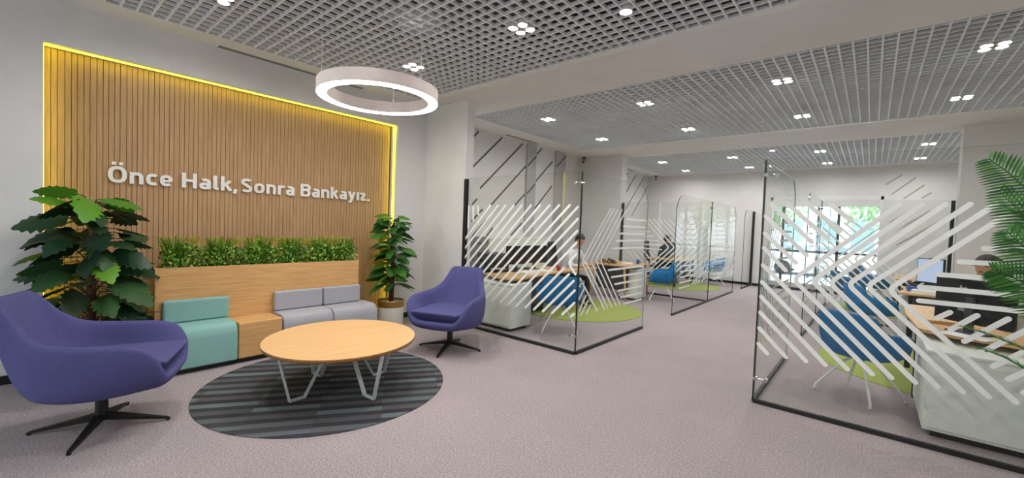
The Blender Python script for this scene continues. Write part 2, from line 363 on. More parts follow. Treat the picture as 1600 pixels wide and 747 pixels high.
# diagonal stripes printed on the office wall
def stripes(name, mat, segs, place, wd):
    m = MB()
    for (a, b) in segs:
        d = Vector((b[0]-a[0], b[1]-a[1])).normalized(); nn = Vector((-d.y, d.x))*wd/2
        q = [(a[0]+nn.x, a[1]+nn.y), (b[0]+nn.x, b[1]+nn.y), (b[0]-nn.x, b[1]-nn.y), (a[0]-nn.x, a[1]-nn.y)]
        vs = [place(p, 0) for p in q]+[place(p, 1) for p in q]
        m.add(vs, [(0, 1, 2, 3), (7, 6, 5, 4), (0, 4, 5, 1), (1, 5, 6, 2), (2, 6, 7, 3), (3, 7, 4, 0)])
    return struct(m, name, mat, recalc=True)
WS = [[(5.2, 2.75), (5.77, 3.27)], [(5.59, 2.53), (6.45, 3.28)], [(5.86, 2.19), (7.12, 3.27)], [(6.18, 1.88), (7.25, 2.8)], [(7.56, 3.06), (7.82, 3.28)],
      [(6.92, 1.92), (7.25, 2.19)], [(7.56, 2.45), (8.25, 3.04)], [(7.57, 1.84), (8.26, 2.46)], [(5.2, 1.75), (5.62, 2.15)],
      [(5.2, 1.45), (5.79, 1.98)], [(5.3, 1.25), (5.95, 1.79)], [(5.7, 1.26), (6.07, 1.59)], [(6.09, 1.26), (6.26, 1.43)], [(6.83, 1.28), (7.18, 1.55)]]
stripes('trim_4', M_strw, WS, lambda p, k: (-5.852+.006*k, p[0], p[1]), .035)
stripes('trim_4', M_strw, [[(7.26, 2.81), (7.55, 3.05)], [(7.26, 2.2), (7.55, 2.44)], [(8.36, 2.92), (8.73, 3.24)]], lambda p, k: (-5.802+.006*k, p[0], p[1]), .035)
W2 = [[(11.1, 2.1), (12.30, 3.26)], [(12.0, 2.45), (12.89, 3.26)], [(12.14, 2.03), (13.53, 3.27)], [(12.7, 1.94), (13.88, 3.0)]]
stripes('trim_5', M_strw, W2, lambda p, k: (-5.852+.006*k, p[0], p[1]), .035)
BW = [[(.3, 2.59), (.72, 2.99)], [(.52, 2.48), (.87, 2.8)], [(.84, 2.49), (1.0, 2.62)], [(.18, 2.83), (.47, 3.06)], [(.3, 1.9), (.8, 2.32)], [(.3, 1.6), (1.0, 2.2)], [(.45, 1.35), (1.1, 1.9)]]
stripes('trim_6', M_strt, BW, lambda p, k: (p[0], YB+.002-.006*k, p[1]), .035)
# low white wall cabinet line behind the first office
def oslot(x, y0, y1, lab):
    t = thing('slot_air_vent', lab, 'air vent', (x, (y0+y1)/2, H))
    L = (y1-y0)/2
    MB().box(-.035, .035, -L, L, -.006, -.001).build('frame', M_white, t)
    MB().box(-.028, -.008, -L+.01, L-.01, -.008, -.0055).box(.008, .028, -L+.01, L-.01, -.008, -.0055).build('slot', M_black, t)
oslot(-5.42, 1.40, 3.1, 'long black slot vent in the ceiling above the wooden slat wall')
oslot(-5.66, 6.35, 7.35, 'black slot vent above the striped office wall, behind the first glass panel')
oslot(-5.66, 10.6, 12.3, 'short black slot vent at far left, behind the middle column')

# ------------------------------------------------------------------ slat wall in the lit recess
m = MB().box(-5.69, -5.672, .158, 3.728, 0, 2.93); bk = struct(m, 'trim_7', M_slatb)
m = MB(); y = .165; rs = random.Random(5); i = 0
while y < 3.685:
    wd = (.039, .036, .042, .038, .034)[i % 5]; g = .0042
    m.box(-5.672, -5.652 if i % 3 else -5.650, y, y+wd, 0.0, 2.925); y += wd+g; i += 1
sl = m.build('slat', M_slat, bk); sl['kind'] = 'stuff'
t = thing('led_strip', 'yellow light strip glowing around the edge of the slat wall recess', 'light strip', (-5.6, 1.94, 2.92))
def strip(a0, a1, b0, b1, c0, c1): MB().box(a0+5.6, a1+5.6, b0-1.94, b1-1.94, c0-2.92, c1-2.92).build('strip', M_led, t)
strip(-5.60, -5.56, .17, 3.72, 2.924, 2.929); strip(-5.60, -5.56, 3.722, 3.727, .02, 2.92); strip(-5.60, -5.56, .1585, .1625, .02, 2.92)

# lettering
def text_mesh(s, size=1., extrude=.01, offset=.0, shear=0):
    c = bpy.data.curves.new('t', 'FONT'); c.body = s; c.size = size; c.extrude = extrude; c.offset = offset; c.shear = shear; c.resolution_u = 5
    o = bpy.data.objects.new('t', c); COL.objects.link(o); dg = bpy.context.evaluated_depsgraph_get(); dg.update()
    me = bpy.data.meshes.new_from_object(o.evaluated_get(dg)); bpy.data.objects.remove(o); return me
def arc(cx, cy, rx, ry, a0, a1, n=18, e=2.5):
    out = []
    for k in range(n+1):
        a = math.radians(a0+(a1-a0)*k/n); c, q = math.cos(a), math.sin(a)
        out.append((cx+rx*math.copysign(abs(c)**(2/e), c), cy+ry*math.copysign(abs(q)**(2/e), q)))
    return out
SW = .185; sh_ = SW/2; XH = .73
GLY = {
 'O': (.76, [(arc(.38, .5, .38-sh_, .5-sh_, 0, 360, 40), 1)]),
 'Ö': (.76, [(arc(.38, .5, .38-sh_, .5-sh_, 0, 360, 40), 1), ([(.15, 1.17), (.32, 1.17)], 0), ([(.44, 1.17), (.61, 1.17)], 0)]),
 'n': (.58, [([(sh_, 0), (sh_, XH)], 0), ([(sh_, .42)]+arc(.29, .42, .29-sh_, XH-.42-sh_, 160, 0, 12)+[(.58-sh_, 0)], 0)]),
 'c': (.50, [(arc(.30, .365, .30-sh_, .365-sh_, 48, 312, 24), 0)]),
 'e': (.58, [([(sh_, .34), (.50, .34)], 2), (arc(.29, .365, .29-sh_, .365-sh_, -4, 318, 28), 0)]),
 'H': (.68, [([(sh_, 0), (sh_, 1)], 0), ([(.68-sh_, 0), (.68-sh_, 1)], 0), ([(sh_, .5), (.68-sh_, .5)], 0)]),
 'a': (.55, [([(.55-sh_, 0), (.55-sh_, .45)]+arc(.27, .45, .28-sh_, .28-sh_, 5, 130, 10), 0), (arc(.26, .225, .26-sh_, .225-sh_+.01, 0, 360, 26), 1)]),
 'l': (.26, [([(sh_, 1), (sh_, .2)]+arc(.2, .2, .2-sh_, .2-sh_, 180, 265, 6)+[(.26, sh_)], 0)]),
 'k': (.58, [([(sh_, 0), (sh_, 1)], 0), ([(sh_, .30), (.48, .71)], 0), ([(.26, .44), (.49, .01)], 0)]),
 ',': (.20, [([(.12, .16), (.07, -.16)], 0)]),
 'S': (.62, [(arc(.31, .735, .31-sh_, .265-sh_, 28, 262, 18)+arc(.31, .265, .31-sh_, .265-sh_, 80, -150, 18), 0)]),
 'o': (.60, [(arc(.30, .365, .30-sh_, .365-sh_, 0, 360, 34), 1)]),
 'r': (.42, [([(sh_, 0), (sh_, XH)], 0), ([(sh_, .42)]+arc(.31, .42, .31-sh_, XH-.42-sh_, 165, 62, 8), 0)]),
 'B': (.65, [([(sh_, 0), (sh_, 1)], 0), ([(sh_, 1-sh_), (.30, 1-sh_)]+arc(.34, .735, .24, .18, 85, -85, 10)+[(sh_, .53)], 0), ([(sh_, .53), (.34, .53)]+arc(.36, .305, .205, .22, 80, -85, 10)+[(sh_, sh_)], 0)]),
 'y': (.58, [([(.08, .72), (.30, .08)], 0), ([(.50, .72), (.27, .02), (.20, -.15), (.06, -.16)], 0)]),
 'ı': (.17, [([(sh_, 0), (sh_, XH)], 0)]),
 'z': (.50, [([(.02, XH-sh_), (.40, XH-sh_)], 0), ([(.40, XH-.10), (.10, .10)], 0), ([(.08, sh_), (.49, sh_)], 0)]),
 '.': (.18, [([(sh_, 0), (sh_, .18)], 0)]),
}
def stroke(mb, pts, closed, place, w=SW, d=.016):
    P = [Vector(p) for p in pts]
    if closed: P = P[:-1]
    n = len(P); L = []; Rr = []
    for i, p in enumerate(P):
        a = P[(i-1) % n] if (closed or i) else None; b = P[(i+1) % n] if (closed or i < n-1) else None
        d1 = (p-a).normalized() if a is not None else (b-p).normalized(); d2 = (b-p).normalized() if b is not None else d1
        nn = Vector((-d1.y, d1.x))+Vector((-d2.y, d2.x)); nn.normalize(); k = max(.5, nn.dot(Vector((-d1.y, d1.x))))
        L.append(p+nn*(w/2/k)); Rr.append(p-nn*(w/2/k))
    o = len(mb.v)
    for z in (0, d): mb.v += [place(q, z) for q in L]+[place(q, z) for q in Rr]
    for i in range(n if closed else n-1):
        j = (i+1) % n
        for f in ((i, j, n+j, n+i), (2*n+i, 3*n+i, 3*n+j, 2*n+j), (i, 2*n+i, 2*n+j, j), (n+i, n+j, 3*n+j, 3*n+i)): mb.f.append(tuple(o+k for k in f)); mb.m.append(0)
    if not closed:
        for i in (0, n-1): mb.f.append((o+i, o+n+i, o+3*n+i, o+2*n+i)); mb.m.append(0)
sg = thing('wall_lettering', 'white raised slogan letters on the wooden slat wall', 'sign', (-5.645, 1.97, 1.77))
CAPH = .160
for wtxt, y0, y1 in (('Önce', .578, 1.073), ('Halk,', 1.151, 1.668), ('Sonra', 1.707, 2.305), ('Bankayız.', 2.382, 3.358)):
    adv = []; x = 0
    for ch in wtxt:
        if ch == ',': x -= .03
        adv.append(x); x += GLY[ch][0]+(.115 if ch not in 'krı' else .09)
    tot = adv[-1]+GLY[wtxt[-1]][0]; kx = (y1-y0)/tot
    for ch, x0 in zip(wtxt, adv):
        mb = MB()
        for si, (pts, cl) in enumerate(GLY[ch][1]):
            wv = .15 if cl == 2 else SW
            stroke(mb, pts, cl == 1, lambda q, z, si=si: (z+.006+.0003*si, y0-1.97+(x0+q[0])*kx, q[1]*CAPH), wv)
        mb.build('letter', M_letter, sg, recalc=True)

# ------------------------------------------------------------------ glass partitions
def clean_poly(pts, n=5, r=.05):
    """round the inner corners of a polyline"""
    out = [Vector(pts[0])]
    for i in range(1, len(pts)-1):
        p = Vector(pts[i]); a = Vector(pts[i-1]); b = Vector(pts[i+1])
        ra = min(r, (a-p).length*.45); rb = min(r, (b-p).length*.45)
        A = p+(a-p).normalized()*ra; B = p+(b-p).normalized()*rb
        for k in range(n+1):
            t = k/n; out.append(A*(1-t)**2+p*2*t*(1-t)+B*t*t)
    out.append(Vector(pts[-1])); return out
def film(lines, wd=.028, smax=None, flip=None):
    """flat polylines with round ends as thin film, local coords (s, 0, z)"""
    m = MB(); T = .0012
    for L in lines:
        P = clean_poly(L); n = len(P); Lf = []; Rt = []
        for i, p in enumerate(P):
            d = (P[min(i+1, n-1)]-P[max(i-1, 0)]).normalized(); nn = Vector((-d.y, d.x))*wd/2
            Lf.append(p+nn); Rt.append(p-nn)
        d0 = (P[0]-P[1]).normalized(); d1 = (P[-1]-P[-2]).normalized()
        def capv(c, d):
            a0 = math.atan2(d.y, d.x)
            return [c+Vector((math.cos(a0+a), math.sin(a0+a)))*wd/2 for a in (-1.0, -.5, 0, .5, 1.0)]
        poly = Lf+capv(P[-1], d1)[::-1]+Rt[::-1]+capv(P[0], d0)[::-1]
        # quads along the line, fans at ends
        vs = [(p.x, -T/2, p.y) for p in Lf]+[(p.x, -T/2, p.y) for p in Rt]; vs += [(x, T/2, z) for x, _, z in vs]
        fs = []
        for i in range(n-1):
            fs += [(i, i+1, n+i+1, n+i), (2*n+i, 3*n+i, 3*n+i+1, 2*n+i+1)]
        m.add(vs, fs)
        for c, d, a, b in ((P[-1], d1, Lf[-1], Rt[-1]), (P[0], d0, Rt[0], Lf[0])):
            cv = [a]+capv(c, d)[::-1]+[b]; k = len(cv)
            v2 = [(p.x, -T/2, p.y) for p in cv]+[(p.x, T/2, p.y) for p in cv]
            m.add(v2, [tuple(range(k)), tuple(range(k, 2*k))[::-1]])
    return m
def panel_outline(L, Hh, r0=0, r1=0, z0=.03):
    pts = [(0, z0), (L, z0)]
    def arc(cx, cz, r, a0, a1, n=8): return [(cx+r*math.cos(a0+(a1-a0)*k/n), cz+r*math.sin(a0+(a1-a0)*k/n)) for k in range(n+1)]
    pts += arc(L-r1, Hh-r1, r1, 0, PI/2) if r1 else [(L, Hh)]
    pts += arc(r0, Hh-r0, r0, PI/2, PI) if r0 else [(0, Hh)]
    return pts
GH = 2.155
def panel(label, loc, rz, L, r0=0, r1=0, lines=(), brackets=(), post=None, side=1, wd=.028, pale=False, joint=None):
    t = thing('glass_partition', label, 'glass partition', loc, rz)
    pts = panel_outline(L, GH, r0, r1); n = len(pts); th = .006
    m = MB()
    vs = [(x, -th, z) for x, z in pts]+[(x, th, z) for x, z in pts]
    m.add(vs, [tuple(range(n)), tuple(range(n, 2*n))[::-1]], 0)
    o = len(m.v)-2*n
    for i in range(n):
        j = (i+1) % n; m.f.append((o+i, o+n+i, o+n+j, o+j)); m.m.append(1)
    m.build('pane', [M_glass, M_gedgel if pale else M_gedge], t)
    MB().box(0, L, -.016, .016, 0, .036).build('base_rail', M_rail, t, bevel=.003)
    if lines:
        f = film(lines, wd)
        f.v = [(x, y-side*(th+.0015), z) for x, y, z in f.v]; f.build('frosted_stripes', M_film, t, recalc=True)
    for (bx, bz) in brackets:
        b = MB()
        b.tube([(bx-.035, 0, bz), (bx+.035, 0, bz)], .006, 8)
        for q in (bx-.04, bx+.04): b.tube([(q, -.022, bz), (q, .022, bz)], .017, 14)
        b.build('bracket', M_chrome, t, smooth=False)
    if joint is not None:
        MB().box(joint-.005, joint+.005, -.008, .012, .03, GH).build('corner_joint', M_gedge, t)
    if post is not None:
        MB().box(post-.022, post+.022, -.03, .03, 0, GH-.01).build('wall_post', M_black, t, bevel=.003)
    return t
LF = [[(1.98, 1.75), (1.97, 1.34)], [(1.87, 1.75), (1.87, 1.44)], [(1.78, 1.75), (1.77, 1.54)], [(1.68, 1.75), (1.67, 1.63)], [(1.44, 1.76), (1.94, 1.26)], [(1.3, 1.76), (1.94, 1.12)],
      [(1.16, 1.76), (1.94, .98)], [(1.02, 1.76), (1.94, .84)], [(.88, 1.76), (1.94, .69)], [(.73, 1.76), (1.94, .55)], [(.59, 1.76), (1.92, .44)], [(.44, 1.76), (1.79, .44)],
      [(.3, 1.76), (1.65, .44)], [(.15, 1.76), (1.5, .44)], [(.035, 1.74), (1.35, .44)], [(.03, 1.6), (1.2, .44)], [(.03, 1.46), (1.05, .44)], [(.035, 1.32), (.91, .44)],
      [(.19, 1.01), (.76, .44)], [(.12, .94), (.62, .44)], [(.05, .87), (.48, .44)], [(.03, .76), (.34, .44)], [(.03, .61), (.19, .45)], [(.03, .48), (.06, .45)],
      [(.03, 1.19), (.135, 1.075), (.03, .95)]]
RF = [[(.02, .53), (.09, .46)], [(.02, .67), (.23, .46)], [(.02, .81), (.37, .46)], [(.02, .95), (.5, .46)], [(.02, 1.08), (.64, .46)], [(.02, 1.23), (.79, .46)], [(.02, 1.38), (.19, 1.2)],
      [(.02, 1.51), (.26, 1.27)], [(.02, 1.66), (.33, 1.34)], [(.06, 1.76), (.36, 1.45)], [(.18, 1.76), (.47, 1.48)], [(.32, 1.76), (.54, 1.55)], [(.47, 1.76), (.61, 1.63)],
      [(.88, 1.76), (.25, 1.13), (.9, .46)], [(1.0, 1.76), (.38, 1.13), (1.03, .46)], [(1.12, 1.76), (.495, 1.13), (1.145, .46)], [(1.24, 1.76), (.61, 1.13), (1.27, .46)],
      [(1.36, 1.76), (.725, 1.13), (1.39, .46)], [(1.48, 1.76), (.85, 1.12), (1.51, .46)],
      [(1.02, 1.16), (1.84, 1.16)], [(1.02, 1.06), (1.84, 1.06)], [(1.11, 1.26), (1.84, 1.26)], [(1.21, 1.36), (1.84, 1.36)], [(1.32, 1.46), (1.84, 1.46)], [(1.42, 1.56), (1.84, 1.56)],
      [(1.12, .95), (1.18, 1.0)], [(1.19, .88), (1.31, 1.0)], [(1.26, .81), (1.45, 1.0)], [(1.33, .74), (1.59, 1.0)], [(1.4, .67), (1.73, 1.0)], [(1.47, .6), (1.84, .97)], [(1.54, .53), (1.84, .83)]]
LS = [[(.02, .9), (.46, .46)]]+[[(v+.66, 1.76), (v, 1.1), (v+.61, .46)] for v in (.04, .13, .25, .37, .49)]
LS += [[(.02, .81), (.06, .85)], [(.02, .66), (.12, .77)], [(.03, .52), (.17, .68)], [(.07, .46), (.22, .61)], [(.2, .46), (.29, .55)]]
LS += [[(.71+.1*i, .96-.1*i), (1.8, .96-.1*i)] for i in range(6)]+[[(.8+.1*i, 1.24+.1*i), (1.8, 1.24+.1*i)] for i in range(5)]
DENSE = [[(.15, .5+.085*i), (1.55, .5+.085*i)] for i in range(9)]
PX, QX = -2.6, -.74
XM = lambda lines, L: [[(L-a, b) for a, b in l] for l in lines]
# left offices; local +x runs along the panel
panel('front glass panel of the left office, corner nearest the wide aisle, long diagonal white stripes', (-4.52, 4.27, 0), 0, 1.92, lines=XM(LF, 1.92), brackets=[(1.885, .22), (1.885, 2.02)], post=-.022, wd=.030, joint=1.923)
panel('glass side panel of the left office with white chevrons, along the aisle beside the first green rug', (PX, 4.29, 0), PI/2, 1.9, r1=.3, lines=LS, side=1, pale=True)
panel('aisle glass panel with rounded near corner behind the second blue chair on the left', (PX-.04, 7.54, 0), PI/2, 2.13, r0=.32, lines=XM(LS, 2.1), brackets=[(2.12, .22), (2.12, 2.02)], side=1)
panel('rearmost long aisle glass panel on the left with rounded far corner before the pale blue chair', (PX-.04, 9.69, 0), PI/2, 2.1, r1=.32, lines=XM(LS, 2.1)+DENSE, side=1)
panel('narrow plain glass panel with rounded corner standing against the back wall', (PX-.04, 12.75, 0), PI/2, 1.12, r0=.25, post=1.1)
panel('cross glass divider between the two left offices, with white chevrons and a black wall post', (-4.67, 9.68, 0), 0, 2.02, lines=XM(RF, 2.0), post=-.022, pale=True)
# right offices
panel('large front glass panel of the right office covered in big white chevrons', (QX, 4.27, 0), 0, 1.92, lines=RF, brackets=[(.05, .22), (.05, 2.02)], post=1.94, wd=.034, joint=-.003)
panel('aisle side glass panel of the right office meeting the big chevron panel at a corner', (QX, 4.29, 0), PI/2, 1.9, r1=.3, lines=LS, side=-1, wd=.024, pale=True)
panel('aisle glass panel of the right side further back, in front of the bright window', (QX, 7.6, 0), PI/2, 2.06, r0=.2, lines=XM(LS, 2.05), brackets=[(2.05, 2.02)], side=-1, wd=.022)
panel('rearmost aisle glass panel on the right, seen against the window', (QX, 9.7, 0), PI/2, 2.1, r1=.3, lines=LS, side=-1, wd=.022)
panel('cross glass divider with a black post at the right white column', (QX+.02, 9.66, 0), 0, 1.70, lines=[l for l in RF if max(p[0] for p in l) < 1.7], post=1.67)

# ------------------------------------------------------------------ ceiling lights
def quad_light():
    t = thing('ceiling_light', 'x', 'ceiling light', (0, 0, H))
    for dx, dy in ((-.055, -.055), (.055, -.055), (-.055, .055), (.055, .055)):
        h = MB().lathe([(.047, .07), (.047, -.012), (.041, -.012), (.039, .0)], 20, (dx, dy, 0)).build('lamp_ring', M_white, t, smooth=True)
        b = MB(); b.add([(dx+.040*math.cos(2*PI*k/20), dy+.040*math.sin(2*PI*k/20), -.004) for k in range(20)], [tuple(range(20))[::-1]])
        b.build('lens', M_lamp, h)
    return t
ql = quad_light(); first = True
cols4 = ['over the left side', 'left of the aisle', 'right of the aisle', 'over the right side']
def place_ql(x, y, lab):
    global first
    o = ql if first else copy_tree(ql); first = False
    o.location = (x, y, H); o['label'] = lab; o['group'] = 'clusters of four round downlights in the ceiling grids'
place_ql(-4.22, 1.09, 'four-lens downlight at the top edge above the slat wall')
place_ql(-4.15, 3.0, 'four-lens downlight right behind the hanging ring lamp')
place_ql(-2.53, 3.0, 'four-lens downlight in the front grid, right of the ring lamp')
for x, y, s in ((-2.53, 1.09, 'nearer the camera than the ring lamp'), (-.87, 1.09, 'above the camera position'), (.8, 1.09, 'above the camera to the right'), (.8, 3.0, 'over the palm'),
                (-1.7, -1.2, 'behind the camera in the middle'), (.8, -1.2, 'behind the camera on the right')):
    place_ql(x, y, 'four-lens downlight in the front grid '+s)
for x, c in zip((-4.24, -2.55, -.89, .76), cols4):
    place_ql(x, 5.80, 'four-lens downlight in the middle grid '+c+', nearer row')
for x, c in zip((-4.24, -2.55, -.89, .76), cols4):
    place_ql(x, 7.66, 'four-lens downlight in the middle grid '+c+', farther row')
for x, c in zip((-4.29, -2.62, -.93, .71), cols4):
    place_ql(x, 11.02, 'four-lens downlight in the rear grid '+c+', nearer row')
for x, c in zip((-4.29, -2.62, -.93, .71), cols4):
    place_ql(x, 12.85, 'four-lens downlight in the rear grid '+c+', farther row')
def single_light(x, y, lab):
    t = thing('ceiling_light', lab, 'ceiling light', (x, y, H))
    h = MB().lathe([(.055, .07), (.055, -.012), (.048, -.012), (.046, 0)], 24).build('lamp_ring', M_white, t, smooth=True)
    MB().add([(.047*math.cos(2*PI*k/24), .047*math.sin(2*PI*k/24), -.004) for k in range(24)], [tuple(range(24))[::-1]]).build('lens', M_lamp, h)
single_light(-1.64, 3.27, 'single round downlight in the front grid')
single_light(-1.72, 10.5, 'single round downlight in the rear grid above the tall glass corner')

# ring pendant
t = thing('ring_pendant', 'large hanging ring lamp with taupe body and white glowing underside', 'lamp', (-3.51, 2.17, 2.6))
MB().lathe([(.53, .004), (.53, .112), (.522, .115), (.452, .115), (.444, .112), (.444, .004)], 96).build('ring_body', M_ringb, t, smooth=False)
m = MB(); n = 96
vs = [(r*math.cos(2*PI*k/n), r*math.sin(2*PI*k/n), z) for k in range(n) for r, z in ((.527, .0), (.447, .0), (.447, .006), (.527, .006))]
m.add(vs, [(4*k+a, 4*((k+1) % n)+a, 4*((k+1) % n)+b, 4*k+b) for k in range(n) for a, b in ((1, 0), (2, 1), (3, 2), (0, 3))])
m.build('diffuser', M_ring, t, recalc=True)
for a in (-108, 12, 132):
    x, y = .49*math.cos(math.radians(a)), .49*math.sin(math.radians(a))
    MB().tube([(x, y, .11), (x, y, H-2.6+.03)], .0028, 6).build('cable', M_cable, t)
    MB().tube([(x, y, .112), (x, y, .145)], .008, 10).build('cable_gripper', M_cable, t)

# detectors, cameras
def detector(x, y, lab):
    t = thing('smoke_detector', lab, 'smoke detector', (x, y, H))
    MB().lathe([(0, -.03), (.035, -.03), (.05, -.012), (.055, 0)], 24).build('housing', M_white, t, smooth=True)
    MB().lathe([(0, -.038), (.014, -.036), (.016, -.03)], 14).build('sensor', M_lgrey, t, smooth=True)
detector(-1.456, 7.73, 'white round smoke detector in the middle ceiling grid')
detector(-.517, 11.77, 'white round smoke detector in the rear ceiling grid, above the window')
def cctv(x, y, z, lab):
    t = thing('security_camera', lab, 'security camera', (x, y, z))
    MB().lathe([(.045, .0), (.045, .03), (.0, .03)], 18).build('mount', M_black, t, smooth=False)
    MB().tube([(0, 0, 0), (.02, -.03, -.05)], .014, 10).build('arm', M_black, t)
    MB().tube([(-.01, .03, -.075), (.04, -.09, -.10)], .036, 16).build('camera_body', M_white, t)
    MB().tube([(.04, -.09, -.10), (.043, -.098, -.102)], .028, 16).build('camera_lens', M_black, t)
cctv(-5.72, 9.45, H-.03, 'small security camera at the top corner beside the middle column')
cctv(-5.55, 13.75, H-.03, 'small security camera at the top corner of the back wall')

# ------------------------------------------------------------------ rugs
def disc(name, c, r, mat, label, ang=0, z=.006, n=96):
    t = MB().lathe([(0, 0), (r, 0), (r, z), (0, z)], n).build(name, mat, None, recalc=True)
    t.location = (c[0], c[1], .0005); t.rotation_euler = (0, 0, math.radians(ang)); tag(t, label, 'rug'); return t
disc('round_rug', (-3.715, 1.865), 1.025, M_rug, 'round dark striped rug under the oval wooden coffee table', 56)
disc('round_rug', (-4.12, 6.80), 1.15, M_green, 'lime green round rug under the desks of the front left office')
disc('round_rug', (.76, 6.80), 1.22, M_green, 'lime green round rug in the front right office behind the chevron glass')
disc('round_rug', (-4.1, 12.0), 1.1, M_green, 'lime green round rug in the rear left office')
disc('round_rug', (.62, 11.9), 1.15, M_green, 'lime green round rug in the rear right office')

# ------------------------------------------------------------------ coffee table
t = thing('coffee_table', 'oval light oak coffee table with pale steel V legs on the striped rug', 'table', (-3.535, 1.885, .0065))
m = MB(); n = 96; a, b, ph = .665, .625, math.radians(-47)
def ep(r, k):
    q = 2*PI*k/n; x, y = a*r*math.cos(q), b*r*math.sin(q); return (x*math.cos(ph)-y*math.sin(ph), x*math.sin(ph)+y*math.cos(ph))
prof = [(.965, .418), (.985, .420), (1., .434), (1., .444), (.996, .449)]
for k in range(n):
    for r, z in prof: m.v.append((*ep(r, k), z))
P = len(prof)
for k in range(n):
    j = (k+1) % n
    for q in range(P-1): m.f.append((k*P+q, j*P+q, j*P+q+1, k*P+q+1)); m.m.append(1)
m.f.append(tuple(k*P+P-1 for k in range(n))); m.m.append(0); m.f.append(tuple(k*P for k in range(n))[::-1]); m.m.append(1)
m.build('tabletop', [M_oakT, M_oakE], t)
for k, ang in enumerate((-85, 5, 95, 185)):
    A = math.radians(ang); d = Vector((math.cos(A), math.sin(A), 0)); lm = MB()
    P4 = [d*.56+Vector((0, 0, .412)), d*.46+Vector((0, 0, .006)), d*.34+Vector((0, 0, .006)), d*.10+Vector((0, 0, .412))]
    for i in range(3): lm.bar(P4[i], P4[i+1], .036, .010, up=d if i == 1 else (0, 0, 1))
    sd = Vector((-d.y, d.x, 0))
    lm.bar(d*.06+Vector((0, 0, .415)), d*.60+Vector((0, 0, .415)), .036, .008)
    lm.build('leg', M_legw, t, bevel=.002)

# ------------------------------------------------------------------ planter bench with seats
def oakbox(mb, name, parent, mat=M_oakH, bevel=.003): return mb.build(name, mat, parent, bevel=bevel)
t = thing('planter', 'long oak planter box with plants, standing before the slat wall', 'planter', (-5.12, .85, 0))
m = MB()   # open box: front, ends, back, base
m.box(-.02, 0, 0, 2.08, .05, .965); m.box(-.26, -.02, 0, .02, .05, .965); m.box(-.26, -.02, 2.06, 2.08, .05, .965); m.box(-.28, -.26, 0, 2.08, .05, .965); m.box(-.26, -.02, .02, 2.06, .86, .88)
oakbox(m, 'planter_box', t)
m = MB().box(-.26, -.02, .02, 2.06, .93, .945); m.build('gravel', M_gravel, t)
MB().box(-.26, -.02, .03, 2.05, .0, .05).build('plinth', M_black, t)
t = thing('oak_bench', 'bare oak bench section between the teal seat and the grey seats', 'bench', (-5.118, 1.66, 0))
m = MB().box(.0, .333, -.207, .207, .05, .415); oakbox(m, 'bench_seat', t, bevel=.012)
MB().box(0, .288, -.207, .207, 0, .05).build('plinth', M_black, t)
def seat_module(y0, y1, mat, label, group=None, back_y=None):
    s = thing('upholstered_seat', label, 'seat', (-5.118, (y0+y1)/2, .05), group=group)
    hw = (y1-y0)/2-.003
    prof = [(.005, .0), (.335, .0), (.348, .012), (.350, .10), (.348, .27), (.335, .335), (.305, .368), (.255, .385), (.005, .385)]
    n = len(prof); m = MB(); ins = .018
    rows = [(-hw, .94), (-hw+.006, .975), (-hw+ins, 1.), (hw-ins, 1.), (hw-.006, .975), (hw, .94)]
    for yy, sc in rows:
        for x, z in prof: m.v.append((.005+(x-.005)*(sc*.3+.7), yy, .0+z*(.5+.5*sc)))
    for i in range(len(rows)-1):
        for q in range(n):
            r = (q+1) % n; m.f.append((i*n+q, i*n+r, (i+1)*n+r, (i+1)*n+q)); m.m.append(0)
    m.f.append(tuple(range(n))); m.m.append(0); m.f.append(tuple((len(rows)-1)*n+q for q in range(n))[::-1]); m.m.append(0)
    m.build('seat', mat, s, smooth=False, recalc=True, bevel=.006)
    MB().box(0, .288, -hw-.002, hw+.002, -.05, 0).build('plinth', M_black, s)
    b0, b1 = (back_y or (y0, y1)); b0 -= (y0+y1)/2; b1 -= (y0+y1)/2
    MB().box(.004, .075, b0+.004, b1-.004, .387, .605).build('backrest', mat, s, bevel=.022, seg=4)
seat_module(.895, 1.445, M_teal, 'teal felt seat with low backrest at the left end of the oak bench')
seat_module(1.875, 2.43, M_greyf, 'light grey felt seat next to the bare oak bench section')
seat_module(2.435, 3.01, M_greyf, 'light grey felt seat at the right end of the bench, beside the potted plant', back_y=(2.435, 2.925))

